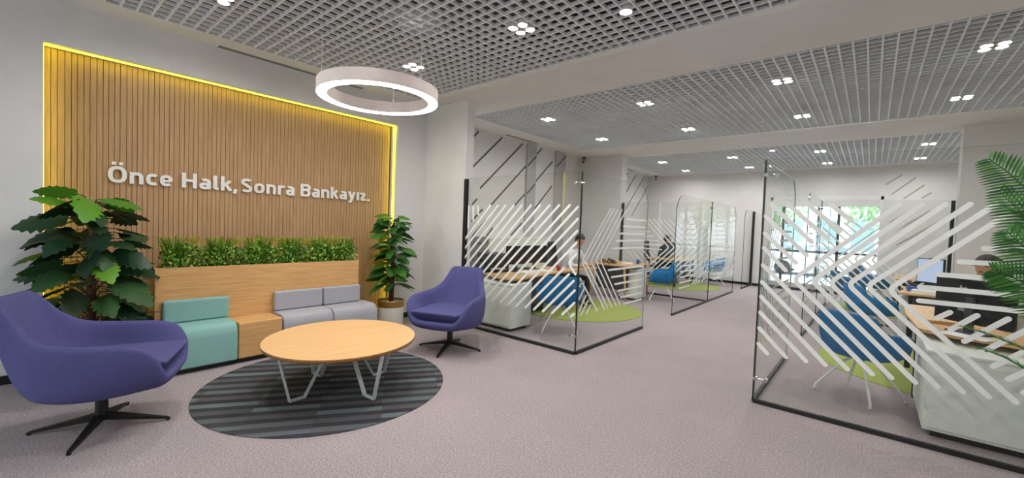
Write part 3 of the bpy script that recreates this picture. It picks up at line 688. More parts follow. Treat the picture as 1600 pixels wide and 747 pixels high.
# ------------------------------------------------------------------ bowls: upholstered shells
def catmull(P, n):
    out = []; N = len(P)
    for i in range(N):
        p0, p1, p2, p3 = P[(i-1) % N], P[i], P[(i+1) % N], P[(i+2) % N]
        for k in range(n):
            t = k/n
            out.append(.5*((2*p1)+(p2-p0)*t+(2*p0-5*p1+4*p2-p3)*t*t+(3*p1-p0-3*p2+p3)*t**3))
    return out
def bowl(half, zb, rx, ry, cy, th, seat_z, in_r, mid=.42, wide=1.03, c2k=1.5, slope=0.):
    """upholstered bucket: local +y is the front"""
    P = [Vector(p) for p in half]
    full = P+[Vector((-p.x, p.y, p.z)) for p in reversed(P[1:-1])]
    R = catmull(full, 3); N = len(R); V = 5
    m = MB(); C = Vector((0, cy, 0)); rings = []
    for P_ in R:
        d = Vector((P_.x, P_.y-cy, 0)); ang = math.atan2(d.y/ry, d.x/rx); dn = d.normalized()
        B = Vector((rx*math.cos(ang), cy+ry*math.sin(ang), zb))
        h = P_.z-zb
        bk = max(0., min(1., (-P_.y-.02)/.33))*slope; c1 = Vector((P_.x*wide, P_.y+(B.y-P_.y)*.45*bk, zb+h*(mid+.25*bk))); c2 = Vector((B.x*c2k, cy+(B.y-cy)*c2k, zb+.002))
        o = []
        for k in range(V+1):
            s = k/V; o.append(P_*(1-s)**3+c1*3*s*(1-s)**2+c2*3*s*s*(1-s)+B*s**3)
        Pin = P_-dn*th; top = P_-dn*th*.5+Vector((0, 0, th*.22))
        I = Vector((in_r*math.cos(ang), cy+in_r*math.sin(ang)*.95, seat_z))
        mid_in = Pin.lerp(I, .5)+dn*.02
        rings.append([B]+o[::-1][1:]+[top, Pin, mid_in, I])
    K = len(rings[0])
    for r in rings: m.v += [tuple(p) for p in r]
    for i in range(N):
        j = (i+1) % N
        for k in range(K-1): m.f.append((i*K+k, j*K+k, j*K+k+1, i*K+k+1)); m.m.append(0)
    b = len(m.v); m.v.append((0, cy, zb)); m.v.append((0, cy, seat_z))
    for i in range(N):
        j = (i+1) % N; m.f.append((b, j*K, i*K)); m.m.append(0); m.f.append((b+1, i*K+K-1, j*K+K-1)); m.m.append(0)
    return m
def cushion(hw_f, hw_b, y0, y1, z0, z1, under=.86, crown=.012, sharp=False):
    m = MB(); nx, ny = 6, 6
    for lay, (z, s) in enumerate(((z0, under), (z0+(z1-z0)*(.85 if sharp else .5), 1.), (z1, .985))):
        for j in range(ny+1):
            v = j/ny; y = y0+(y1-y0)*v; hw = hw_b+(hw_f-hw_b)*v
            for i in range(nx+1):
                u = i/nx*2-1; zz = z+(crown*(1-u*u)*(1-(2*v-1)**2) if lay == 2 else 0)
                yc = (y0+y1)/2; m.v.append((u*hw*s, yc+(y-yc)*(s if lay != 1 else 1), zz))
    W = nx+1; LN = W*(ny+1)
    for j in range(ny):
        for i in range(nx):
            a = j*W+i; m.f.append((a, a+W, a+W+1, a+1)); m.m.append(0)
            a += 2*LN; m.f.append((a, a+1, a+W+1, a+W)); m.m.append(0)
    per = [i for i in range(W)]+[(j+1)*W+nx for j in range(ny)]+[ny*W+i for i in range(nx-1, -1, -1)]+[j*W for j in range(ny-1, 0, -1)]
    for l in range(2):
        for q in range(len(per)):
            r = (q+1) % len(per); m.f.append((l*LN+per[q], l*LN+per[r], (l+1)*LN+per[r], (l+1)*LN+per[q])); m.m.append(0)
    return m
def armchair(label, loc, face, base_ang):
    t = thing('swivel_armchair', label, 'armchair', loc, math.radians(face-90))
    half = [(0, .435, .39), (.17, .435, .39), (.25, .43, .40), (.305, .425, .45), (.35, .405, .53), (.39, .35, .60), (.412, .24, .635), (.412, .08, .643), (.40, -.07, .653),
            (.365, -.20, .67), (.315, -.285, .715), (.275, -.355, .78), (.243, -.425, .87), (.218, -.465, .915), (.17, -.48, .93), (0, -.485, .93)]
    bowl(half, .295, .32, .32, .0, .078, .40, .25, mid=.10, c2k=1.20, slope=1.).build('shell', M_purple, t, smooth=True, subsurf=1, recalc=True)
    cushion(.292, .26, -.27, .425, .385, .505, under=.74, crown=.008, sharp=True).build('seat_cushion', M_purple, t, bevel=.014, seg=3, recalc=True)
    MB().lathe([(0, .07), (.034, .07), (.036, .08), (.034, .2), (.034, .29), (0, .29)], 20).build('column', M_black, t, smooth=False)
    MB().lathe([(0, .288), (.11, .288), (.11, .298), (0, .298)], 20).build('seat_plate', M_black, t)
    for k in range(4):
        A = math.radians(base_ang-(face-90)+90*k); d = Vector((math.cos(A), math.sin(A), 0)); sd = Vector((-d.y, d.x, 0))
        m = MB()
        secs = [(.0, .022, .055, .105), (.05, .022, .055, .098), (.37, .011, .012, .026), (.385, .009, .004, .018)]
        vs = [d*r+sd*w*s_+Vector((0, 0, z)) for r, w, za, zb in secs for s_, z in ((-1, za), (1, za), (1, zb), (-1, zb))]
        fs = [(4*i+a, 4*i+4+a, 4*i+4+b, 4*i+b) for i in range(3) for a, b in ((0, 1), (1, 2), (2, 3), (3, 0))]+[(0, 1, 2, 3), (15, 14, 13, 12)]
        m.add(vs, fs)
        m.tube([d*.372, d*.372+Vector((0, 0, .014))], .010, 10)
        m.build('leg', M_black, t, recalc=True)
    return t
armchair('violet blue swivel armchair at the far left, turned toward the coffee table', (-3.985, .385, 0), 66, 62)
armchair('violet blue swivel armchair beside the glass partition, facing the camera', (-3.775, 3.36, 0), -68, 28)

# customer chairs
def customer_chair(mat):
    t = thing('customer_chair', 'x', 'chair')
    half = [(0, .25, .425), (.14, .25, .428), (.23, .245, .45), (.285, .21, .535), (.335, .13, .625), (.355, .0, .655), (.325, -.10, .65), (.275, -.165, .675),
            (.265, -.20, .735), (.255, -.23, .785), (.225, -.25, .80), (.10, -.275, .805), (0, -.28, .805)]
    bowl(half, .385, .20, .19, 0, .04, .43, .16, mid=.36).build('shell', mat, t, smooth=True, subsurf=1, recalc=True)
    cushion(.20, .18, -.17, .23, .425, .475, .93, .01).build('seat_cushion', mat, t, smooth=True, subsurf=1, recalc=True)
    MB().lathe([(0, .36), (.06, .36), (.07, .37), (.07, .39), (0, .39)], 16).build('hub', M_white, t)
    for k in range(4):
        A = PI/4+PI/2*k; d = Vector((math.cos(A), math.sin(A), 0)); Z = Vector((0, 0, 1))
        MB().tube([d*.03+Z*.385, d*.12+Z*.325, d*.30+Z*.10, d*.335+Z*.055, d*.345+Z*.015, d*.345+Z*.004], .011, 8).build('leg', M_white, t, smooth=True)
    return t
ccb = customer_chair(M_blue); ccf = True
def place_cc(x, y, face, label):
    global ccf
    o = ccb if ccf else copy_tree(ccb); ccf = False
    o.location = (x, y, .0); o.rotation_euler = (0, 0, math.radians(face-90)); o['label'] = label; o['group'] = 'blue bucket chairs for customers'
place_cc(-3.41, 5.13, 128, 'blue bucket chair seen from behind just inside the left glass corner')
place_cc(-3.40, 9.0, 205, 'bright blue bucket chair on the left, in front of the cross divider')
place_cc(-.03, 5.18, 60, 'large blue bucket chair behind the chevron glass, beside the white cabinet')
place_cc(.02, 8.2, 28, 'blue bucket chair further back in the right office, behind the nearest chair')
place_cc(-.35, 11.3, 20, 'blue bucket chair in the rear right office near the window')
place_cc(.1, 12.6, 10, 'farthest blue bucket chair on the right beside the back window')
ccp = customer_chair(M_bluel); ccp.location = (-3.45, 13.0, .001); ccp.rotation_euler = (0, 0, math.radians(215-90))
ccp['label'] = 'pale blue chair against the back wall, seen through the horizontal stripes'

# ------------------------------------------------------------------ foliage helpers
def monstera_leaf(m, base, direction, L, W, roll=0, droop=.25, lobes=6, mi=0, rnd=random):
    d = Vector(direction).normalized(); up = Vector((0, 0, 1)); sd = d.cross(up)
    if sd.length < .05: sd = Vector((1, 0, 0))
    sd.normalize(); nn = sd.cross(d).normalized()
    q = Quaternion(d, roll); sd = q @ sd; nn = q @ nn
    B = Vector(base)
    def pt(u, v):          # u along, v across
        z = -droop*u*u*L-.22*abs(v)*abs(v)/max(W, .01)
        return B+d*(u*L)+sd*v+nn*0+up*z
    NL = lobes; o = len(m.v)
    # midrib
    mid = [pt(i/(2*NL), 0) for i in range(2*NL+1)]
    for p in mid: m.v.append(tuple(p))
    for s in (-1, 1):
        base_i = len(m.v)
        for i in range(2*NL+1):
            u = i/(2*NL); wdt = W*.5*(math.sin(PI*min(1, .20+u*.80))**.9)*(1 if u < .97 else .04)
            inner = wdt*.74 if (i % 2 == 0 and 0 < i < 2*NL) else wdt
            m.v.append(tuple(pt(min(1.0, u+.10*(inner/(W*.5+1e-6))) if i < 2*NL else 1., s*inner)))
            m.v.append(tuple(pt(min(.99, u+.04), s*wdt*.42)))
        for i in range(2*NL):
            a, b = o+i, o+i+1; ia, ib = base_i+2*i+1, base_i+2*i+3; ta, tb = base_i+2*i, base_i+2*i+2
            fs = [(a, b, ib, ia), (ia, ib, tb, ta)] if s == 1 else [(a, ia, ib, b), (ia, ta, tb, ib)]
            for f in fs: m.f.append(f); m.m.append(mi)
def monstera(label, loc, height, spread, n, leafL, pot, seed, zmin=.55, top_light=True):
    rr = random.Random(seed)
    t = thing('potted_monstera', label, 'plant', loc)
    if pot:
        MB().lathe([(0, 0), (.160, 0), (.172, .015), (.180, .29), (0.180, .30)], 40).build('pot', M_pot, t, smooth=True)
        MB().lathe([(.1805, .285), (.186, .29), (.186, .372), (.182, .378), (.170, .378), (.168, .33), (0, .33)], 40).build('pot_band', M_gold, t, smooth=False)
        MB().lathe([(0, .355), (.10, .358), (.168, .350)], 30).build('gravel', M_gravel, t, smooth=True)
        zs = .35
    else:
        MB().lathe([(0, 0), (.15, 0), (.17, .3), (.16, .3), (.155, .27), (0, .27)], 36).build('pot', M_dgrey, t, smooth=True)
        MB().lathe([(0, .275), (.155, .272)], 20).build('soil', M_soil, t); zs = .27
    MB().tube([(0, 0, zs), (.01, .0, height*.5), (0, .005, height*.9)], [.035, .033, .028], 14).build('stem', M_moss, t, smooth=True)
    st = MB(); fd = MB()
    for i in range(n):
        f = (i+.5)/n; z = zmin+(height-zmin)*f+rr.uniform(-.03, .03); A = i*2.399+rr.uniform(-.35, .35)
        R = spread*(1.0-.35*f**2)*rr.uniform(.62, 1.0); el = rr.uniform(.0, .35)+(.35 if f > .85 else 0)
        d = Vector((math.cos(A), math.sin(A), 0)); L = leafL*rr.uniform(.8, 1.15)*(1-.15*f); reach = max(.06, R-L*.75)
        p0 = Vector((0, 0, z-.10)); p1 = d*reach*.5+Vector((0, 0, z+.02)); p2 = d*reach+Vector((0, 0, z+.05*el))
        st.tube([p0, p1, p2], [.006, .005, .004], 5)
        dr = (d+Vector((0, 0, rr.uniform(-.15, .30)))).normalized()
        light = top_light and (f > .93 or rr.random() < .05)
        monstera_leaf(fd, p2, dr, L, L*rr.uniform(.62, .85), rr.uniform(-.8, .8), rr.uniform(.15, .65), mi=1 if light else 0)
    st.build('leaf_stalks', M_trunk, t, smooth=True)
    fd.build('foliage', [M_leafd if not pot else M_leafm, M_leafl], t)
    return t
monstera('large dark green potted monstera behind the left armchair', (-5.08, .42, 0), 1.60, .50, 84, .34, False, 11, .42)
monstera('tall potted plant in a white pot with brass band beside the right armchair', (-5.17, 3.47, 0), 1.56, .36, 76, .26, True, 23, .56)

# planter foliage: grass clumps and leafy clumps
def grass_clump(seed):
    rr = random.Random(seed); m = MB()
    for i in range(170):
        A = rr.uniform(0, 2*PI); r0 = rr.uniform(0, .05); lean = rr.uniform(.02, .19); h = rr.uniform(.17, .35); wd = rr.uniform(.003, .006)
        b = Vector((math.cos(A)*r0*.9, math.sin(A)*r0*1.4, 0)); d = Vector((math.cos(A)*.7, math.sin(A), 0)); sd = Vector((-d.y, d.x, 0)).normalized()
        pts = [b, b+d*lean*.3+Vector((0, 0, h*.55)), b+d*lean*.7+Vector((0, 0, h*.9)), b+d*lean*1.25+Vector((0, 0, h*rr.uniform(.8, 1.02)))]
        ws = [wd, wd, wd*.7, .0006]; o = len(m.v)
        for p, w_ in zip(pts, ws): m.v += [tuple(p-sd*w_), tuple(p+sd*w_)]
        for k in range(3): m.f.append((o+2*k, o+2*k+1, o+2*k+3, o+2*k+2)); m.m.append(0)
    return m
def bush_clump(seed, hy=.19):
    rr = random.Random(seed); m = MB()
    for i in range(900):
        x = rr.uniform(-.13, .13); y = rr.uniform(-hy, hy); z = rr.uniform(.0, .25)*(1-.25*abs(y)/hy)
        s = rr.uniform(.009, .018); n = Vector((rr.uniform(-.3, 1), rr.uniform(-1, 1), rr.uniform(-.1, 1))).normalized()
        a = n.orthogonal().normalized(); b = n.cross(a); P = Vector((x, y, z)); o = len(m.v); ry = s*rr.uniform(.6, 1)
        for k in range(6): q = 2*PI*k/6; m.v.append(tuple(P+a*math.cos(q)*s+b*math.sin(q)*ry))
        m.f.append(tuple(range(o, o+6))); m.m.append(0)
    for i in range(60):      # yellow green sprigs at the back and top
        x = rr.uniform(-.12, -.02); y = rr.uniform(-hy, hy); z = rr.uniform(.19, .28); L = rr.uniform(.04, .08)
        d = Vector((rr.uniform(-.2, .5), rr.uniform(-.8, .8), rr.uniform(.3, 1))).normalized(); sd = d.orthogonal().normalized()*.007; P = Vector((x, y, z)); o = len(m.v)
        m.v += [tuple(P-sd*.4), tuple(P+d*L*.5-sd), tuple(P+d*L), tuple(P+d*L*.5+sd)]; m.f.append((o, o+1, o+2, o+3)); m.m.append(1)
    return m
names = ['leftmost', 'second from left', 'third from left', 'third from right', 'second from right', 'rightmost']
for i, y in enumerate((1.02, 1.39, 1.76, 2.13, 2.48, 2.79)):
    o = grass_clump(40+i).build('grass_clump', M_grass); o.location = (-5.245, y, .946)
    tag(o, names[i]+' tall grass clump in the oak planter', 'plant', 'grass clumps in the oak planter')
for i, y in enumerate((1.09, 1.43, 1.77, 2.11, 2.45, 2.74)):
    o = bush_clump(60+i, .17).build('leafy_clump', [M_bush, M_yel]); o.location = (-5.255, y, .946)
    tag(o, names[i]+' clump of small round leaves in the oak planter', 'plant', 'small leaved clumps in the oak planter')

# ------------------------------------------------------------------ palm in the right foreground
t = thing('potted_palm', 'green feathery palm at the right edge in front of the chevron glass', 'plant', (1.08, 3.45, 0))
MB().lathe([(0, 0), (.17, 0), (.21, .36), (.20, .36), (.19, .33), (0, .33)], 36).build('pot', M_pot, t, smooth=True)
MB().lathe([(0, .335), (.19, .332)], 24).build('soil', M_soil, t)
def frond(m, st, pts, LL=.2, n=34, seed=0, lw=.0085, start=.28, axis=0):
    rr = random.Random(seed); P = [Vector(p) for p in pts]
    def ev(t):
        a, b, c, d = P; return a*(1-t)**3+b*3*t*(1-t)**2+c*3*t*t*(1-t)+d*t**3
    st.tube([ev(k/10) for k in range(11)], [.009-.0006*k for k in range(11)], 6)
    for i in range(n):
        t_ = start+(1-start)*(i+.5)/n; p = ev(t_); d = (ev(min(1, t_+.02))-ev(t_-.02)).normalized(); sd = d.cross(Vector((rr.uniform(-.15, .15), 1, .1)) if axis else Vector((0, 0, 1))).normalized(); up = sd.cross(d)
        L = LL*(math.sin(PI*(.18+.78*(t_-start)/(1-start)))**.6)
        for s in (-1, 1):
            v = (sd*s*.85+d*.62+up*rr.uniform(.05, .3)).normalized(); wv = v.cross(up).normalized()*lw; o = len(m.v); dz = Vector((0, 0, -.16*L))
            q = [p-wv*.3, p+wv*.3, p+v*L*.35+wv, p+v*L*.35-wv, p+v*L*.7+dz*.5+wv*.8, p+v*L*.7+dz*.5-wv*.8, p+v*L+dz]
            m.v += [tuple(k) for k in q]
            m.f += [(o, o+1, o+2, o+3), (o+3, o+2, o+4, o+5), (o+5, o+4, o+6)]; m.m += [0, 0, 0]
m = MB(); st = MB()
FR = [((0, 0, .33), (-.22, -.23, 1.3), (-.43, -.23, 1.72), (-.65, -.23, 1.93), 1), ((0, 0, .33), (-.14, -.05, 1.1), (-.38, -.05, 1.50), (-.58, -.05, 1.78), 1),
      ((0, 0, .33), (-.12, -.33, .9), (-.42, -.35, 1.36), (-.59, -.35, 1.56), 1), ((0, 0, .33), (-.1, -.12, .85), (-.36, -.15, 1.30), (-.60, -.15, 1.36), 1),
      ((0, 0, .33), (-.05, -.1, .6), (-.30, -.1, .98), (-.69, -.1, 1.04), 0), ((0, 0, .33), (-.05, -.2, .45), (-.36, -.25, .90), (-.63, -.25, .96), 0),
      ((0, 0, .33), (-.1, -.2, 1.1), (-.33, -.3, 1.45), (-.46, -.32, 1.70), 1), ((0, 0, .33), (-.1, .05, 1.1), (-.28, .1, 1.55), (-.48, .15, 1.88), 1),
      ((0, 0, .33), (.05, 0, 1.3), (.1, .1, 1.9), (.3, .2, 2.1), 0), ((0, 0, .33), (.1, 0, 1.0), (.35, -.1, 1.6), (.65, -.2, 1.6), 0),
      ((0, 0, .33), (0, -.1, 1.1), (0, -.4, 1.6), (.05, -.7, 1.55), 0), ((0, 0, .33), (0, .1, 1.1), (.05, .3, 1.6), (.1, .5, 1.6), 0)]
for i, f in enumerate(FR): frond(m, st, f[:4], .17, 44 if f[4] else 34, i, .006 if f[4] else .007, axis=f[4])
st.build('stems', M_palm, t, smooth=True); m.build('fronds', M_palm, t)

# ------------------------------------------------------------------ office furniture
def rbox(mb, name, mat, parent, bevel=.003): return mb.build(name, mat, parent, bevel=bevel)
def cabinet(label, x0, x1, y0, y1, door_y=True):
    t = thing('storage_cabinet', label, 'cabinet', ((x0+x1)/2, (y0+y1)/2, 0)); a, b = (x1-x0)/2, (y1-y0)/2
    rbox(MB().box(-a, a, -b+.012, b-.012, .05, .66), 'body', M_cab, t)
    rbox(MB().box(-a+.025, a-.025, -b, -b+.014, .075, .60), 'front_panel', M_cab, t)
    rbox(MB().box(-a+.025, a-.025, b-.014, b, .075, .62), 'rear_panel', M_cab, t)
    rbox(MB().box(-a+.05, a-.05, -b+.05, b-.05, 0, .05), 'plinth', M_black, t)
    rbox(MB().box(-a-.001, a+.001, -b+.001, b-.001, .645, .665), 'top', M_cab, t)
    return t
cabinet('white cabinet with black plinth behind the front left glass panel', -4.57, -3.77, 4.45, 4.93)
cabinet('big white cabinet with black plinth behind the chevron glass at lower right', .36, 1.20, 4.52, 5.50)
cabinet('white cabinet under the rear desk of the front left office', -4.1, -3.70, 8.42, 8.92)
cabinet('white cabinet under the second desk on the right', .36, .76, 8.42, 8.92)
def desk(label, poly, x_mod, y0, y1, legs, wooden=False):
    t = thing('office_desk', label, 'desk', (poly[0][0], poly[0][1], 0)); ox, oy = poly[0]
    P = [(x-ox, y-oy) for x, y in poly]
    m = MB().prism(P, .712, .74); m.build('desktop', M_desk, t, bevel=.003)
    if x_mod: rbox(MB().box(min(x_mod[0], x_mod[2])-ox, max(x_mod[0], x_mod[2])-ox, min(x_mod[1], x_mod[3])-oy, max(x_mod[1], x_mod[3])-oy, .2, .70), 'modesty_panel', M_dgrey, t)
    for (x, y, dx, dy) in legs:
        if wooden: MB().tube([(x-ox, y-oy, .705), (x-ox+dx, y-oy+dy, 0)], [.026, .017], 12).build('leg', M_desk, t, smooth=True)
        else: MB().bar((x-ox, y-oy, .705), (x-ox+dx, y-oy+dy, 0), .05, .05, up=(1, 0, 0)).build('leg', M_black, t)
    fr = MB(); xs = [l[0]-ox for l in legs]; ys_ = [l[1]-oy for l in legs]
    fr.box(min(xs), max(xs), min(ys_)-.02, min(ys_)+.02, .672, .708); fr.box(min(xs), max(xs), max(ys_)-.02, max(ys_)+.02, .672, .708)
    fr.build('frame', M_black, t)
    return t
desk('wavy oak desk over the white cabinet in the front left office',
     [(-5.0, 4.80), (-4.60, 4.76), (-4.30, 4.62), (-4.05, 4.53), (-3.85, 4.55), (-3.80, 4.72), (-3.86, 5.0), (-3.96, 5.5), (-4.0, 6.0), (-4.0, 6.6), (-4.02, 7.3), (-4.2, 7.3), (-4.25, 6.62), (-4.8, 6.6), (-4.85, 5.6)],
     (-4.25, 5.05, -4.22, 6.45), 0, 0, [(-4.15, 5.05, 0, 0), (-4.15, 6.5, 0, 0), (-4.72, 5.05, 0, 0), (-4.72, 6.5, 0, 0)])
desk('rear oak desk with splayed wooden legs on the left, before the middle column',
     [(-4.75, 8.18), (-3.72, 8.22), (-3.66, 8.32), (-3.74, 8.8), (-3.76, 9.4), (-4.75, 9.4)],
     (-4.62, 8.34, -3.86, 8.36), 0, 0, [(-4.62, 8.26, -.09, -.03), (-3.92, 8.27, .07, -.03), (-4.62, 9.3, -.09, .03), (-3.90, 9.3, .07, .03)], True)
desk('oak desk above the big white cabinet behind the chevron glass',
     [(.34, 5.06), (.55, 4.93), (.95, 4.83), (1.3, 4.82), (1.3, 5.3), (.9, 5.5), (.78, 6.0), (.78, 6.85), (.31, 6.85), (.30, 6.0)],
     (.44, 5.6, .46, 6.75), 0, 0, [(.38, 5.56, 0, 0), (.38, 6.78, 0, 0), (.72, 5.56, 0, 0), (.72, 6.78, 0, 0)])
desk('second oak desk on the right, behind the monitor showing a lit screen',
     [(.34, 8.22), (1.45, 8.18), (1.45, 9.4), (.42, 9.4), (.40, 8.8), (.32, 8.32)],
     (.5, 8.34, 1.3, 8.36), 0, 0, [(.46, 8.30, 0, 0), (1.3, 8.30, 0, 0), (.46, 9.3, 0, 0), (1.3, 9.3, 0, 0)])
desk('oak desk of the rear left office beyond the cross divider',
     [(-4.75, 11.3), (-3.80, 11.25), (-3.72, 11.4), (-3.82, 12.0), (-3.82, 12.9), (-4.45, 12.9), (-4.45, 11.9)],
     (-4.05, 11.5, -4.03, 12.8), 0, 0, [(-3.95, 11.4, 0, 0), (-3.95, 12.8, 0, 0), (-4.38, 11.4, 0, 0), (-4.38, 12.8, 0, 0)])
desk('farthest oak desk on the right beyond the cross divider',
     [(.35, 11.0), (1.5, 11.0), (1.5, 12.6), (1.0, 12.7), (.5, 12.6), (.38, 11.8)],
     (.5, 11.12, 1.4, 11.14), 0, 0, [(.5, 11.08, 0, 0), (1.42, 11.08, 0, 0), (.5, 12.5, 0, 0), (1.42, 12.5, 0, 0)])

DZ = .7405
def monitor(label, x, y, rz, w=.54, h=.34, lit=False, logo=False, zc=.99, stand=True):
    """screen looks along local -y"""
    t = thing('computer_monitor', label, 'monitor', (x, y, DZ), math.radians(rz)); z0 = zc-DZ-h/2; z1 = z0+h
    rbox(MB().box(-w/2, w/2, -.012, .022, z0, z1), 'housing', M_dark, t, .006)
    MB().box(-w/2+.012, w/2-.012, -.0145, -.012, z0+.02, z1-.012).build('screen', M_screen if lit else M_dark, t)
    rbox(MB().box(-.03, .03, .022, .05, .01, z0+h*.6), 'stand', M_dgrey, t)
    rbox(MB().box(-.12, .12, -.06, .11, 0, .012), 'stand_foot', M_dgrey, t)
    if logo:
        me = text_mesh('hp', .062, .001, .001, .35)
        xs = [v.co.x for v in me.vertices]; c = (min(xs)+max(xs))/2
        for v in me.vertices: v.co = Vector((-(v.co.x-c)+.07, .0235+v.co.z*.3, z1-.098+v.co.y))
        me.materials.clear(); me.materials.append(M_paper); o = bpy.data.objects.new('logo', me); COL.objects.link(o); o.parent = t
        MB().box(.02, .10, .0222, .0232, z0+.10, z0+.135).build('label_plate', M_lgrey, t)
        MB().box(w/2-.10, w/2-.02, .0222, .0232, z1-.12, z1-.115).build('vent', M_lgrey, t)
    return t
monitor('left one of two black monitors seen from behind on the wavy desk', -4.42, 5.35, 82, .48, .30, zc=1.01)
monitor('right one of two black monitors seen from behind on the wavy desk', -4.43, 5.86, 78, .48, .30, zc=1.01)
monitor('large black monitor seen from behind through the chevron glass, with a small round letter logo', .67, 5.17, 136, .56, .37, logo=True, zc=1.0)
monitor('monitor with a lit pale blue screen on the second right desk', .66, 8.55, -40, .34, .36, lit=True, zc=1.06)
monitor('black monitor on the rear left desk beyond the divider', -4.25, 11.75, 75, .5, .32, zc=1.02)
monitor('dark monitor on the farthest right desk', .9, 11.7, -100, .5, .32, zc=1.0)
# desk clutter
def on_desk(name, mb, mat, label, cat, x, y, z=DZ, rz=0, bevel=.002, group=None):
    o = mb.build(name, mat, None, bevel=bevel); o.location = (x, y, z); o.rotation_euler = (0, 0, math.radians(rz)); tag(o, label, cat, group); return o
def printer(label, x, y, rz, sc=1.):
    t = thing('desk_printer', label, 'printer', (x, y, DZ), math.radians(rz))
    rbox(MB().box(-.22, .22, -.18, .18, 0, .17), 'body', M_dark, t, .012)
    rbox(MB().box(-.20, .20, -.16, .17, .17, .30), 'scanner_lid', M_dgrey, t, .03)
    rbox(MB().box(-.13, .13, -.26, -.16, .05, .062), 'paper_tray', M_lgrey, t)
    MB().box(-.10, .10, -.25, -.15, .064, .070).build('paper', M_paper, t)
printer('dark desk printer at the near end of the wavy desk', -4.68, 5.02, 70)
def phone(label, x, y, rz):
    t = thing('desk_phone', label, 'telephone', (x, y, DZ), math.radians(rz))
    MB().add([(-.08, -.09, 0), (.08, -.09, 0), (.08, .09, 0), (-.08, .09, 0), (-.08, -.09, .02), (.08, -.09, .02), (.08, .09, .07), (-.08, .09, .07)],
             [(3, 2, 1, 0), (4, 5, 6, 7), (0, 1, 5, 4), (1, 2, 6, 5), (2, 3, 7, 6), (3, 0, 4, 7)]).build('body', M_dark, t, bevel=.004)
    MB().tube([(-.055, -.08, .055), (-.055, 0, .072), (-.055, .08, .10)], .017, 10).build('handset', M_dark, t, smooth=True)
phone('black desk phone on the rear left desk', -4.35, 8.55, 100)
phone('black desk phone in front of the second right desk monitor', .55, 8.9, 60)
on_desk('paper_stack', MB().box(-.11, .11, -.15, .15, 0, .035), M_paper, 'white paper stack under the black monitors on the wavy desk', 'papers', -4.12, 5.25, rz=10)
on_desk('paper_stack', MB().box(-.11, .11, -.15, .15, 0, .02), M_paper, 'white papers beside the red cup on the wavy desk', 'papers', -4.2, 5.75, rz=-15)
on_desk('paper_stack', MB().box(-.11, .11, -.15, .15, 0, .03), M_paper, 'white paper stack on the rear left desk', 'papers', -4.05, 8.7, rz=20)
on_desk('paper_stack', MB().box(-.11, .11, -.15, .15, 0, .05), M_paper, 'thick white paper stack on the second right desk', 'papers', .62, 8.36, rz=80)
on_desk('paper_sheet', MB().box(-.11, .11, -.15, .15, 0, .002), M_paper, 'loose white sheet by the foot of the large monitor on the right', 'papers', .62, 4.98, rz=60, bevel=0)
on_desk('wooden_tray', MB().box(-.12, .12, -.16, .16, 0, .03), M_desk, 'thin wooden tray on the near right desk, left of the large monitor', 'tray', .52, 5.62, rz=5)
def keyboard(label, x, y, rz):
    t = thing('keyboard', label, 'keyboard', (x, y, DZ), math.radians(rz))
    rbox(MB().box(-.21, .21, -.065, .065, 0, .016), 'body', M_dark, t)
    k = MB()
    for r in range(5):
        for c in range(14): k.box(-.20+c*.0285, -.20+c*.0285+.024, -.056+r*.0225, -.056+r*.0225+.018, .016, .021)
    k.build('keys', M_dgrey, t)
keyboard('black keyboard on the near right desk behind the large monitor', .62, 5.95, 95)
keyboard('black keyboard on the wavy desk', -4.62, 5.7, 90)
keyboard('black keyboard on the rear left desk by the small brown pots', -4.6, 8.75, 90)
def cup(label, x, y, mat):
    t = thing('cup', label, 'cup', (x, y, DZ))
    MB().lathe([(0, 0), (.03, 0), (.037, .09), (.034, .09), (.028, .006), (0, .006)], 20).build('body', mat, t, smooth=True)
    MB().tube([(.034, 0, .075), (.058, 0, .066), (.058, 0, .034), (.031, 0, .022)], .0045, 8).build('handle', mat, t, smooth=True)
cup('small red cup on the wavy desk', -4.12, 6.12, M_red)
cup('blue cup on the rear left desk', -3.95, 9.0, M_blu)
on_desk('pen_tray', MB().box(-.05, .05, -.04, .04, 0, .07), M_blu, 'blue pen box beside the lit monitor', 'box', .48, 8.6)
def tower(label, x, y, rz=0):
    t = thing('computer_tower', label, 'computer', (x, y, 0), math.radians(rz))
    rbox(MB().box(-.09, .09, -.2, .2, .01, .4), 'case', M_dark, t, .005)
    rbox(MB().box(-.085, .085, -.212, -.2, .02, .39), 'front_bezel', M_dgrey, t, .003)
tower('black computer tower under the near right desk', .57, 6.50)
tower('black computer tower under the wavy left desk', -4.5, 5.9)
# tray boxes on rear left desk
for i, (x, y) in enumerate(((-4.55, 8.45), (-4.42, 8.32), (-4.28, 8.28))):
    on_desk('wooden_pot', MB().lathe([(0, 0), (.03, 0), (.034, .09), (.03, .09), (.027, .01), (0, .01)], 14), M_oakE, ('left', 'middle', 'right')[i]+'most of three small brown pots on the rear left desk' if i != 1 else 'middle one of three small brown pots on the rear left desk', 'pot', x, y, bevel=0, group='small brown pots on the rear left desk')
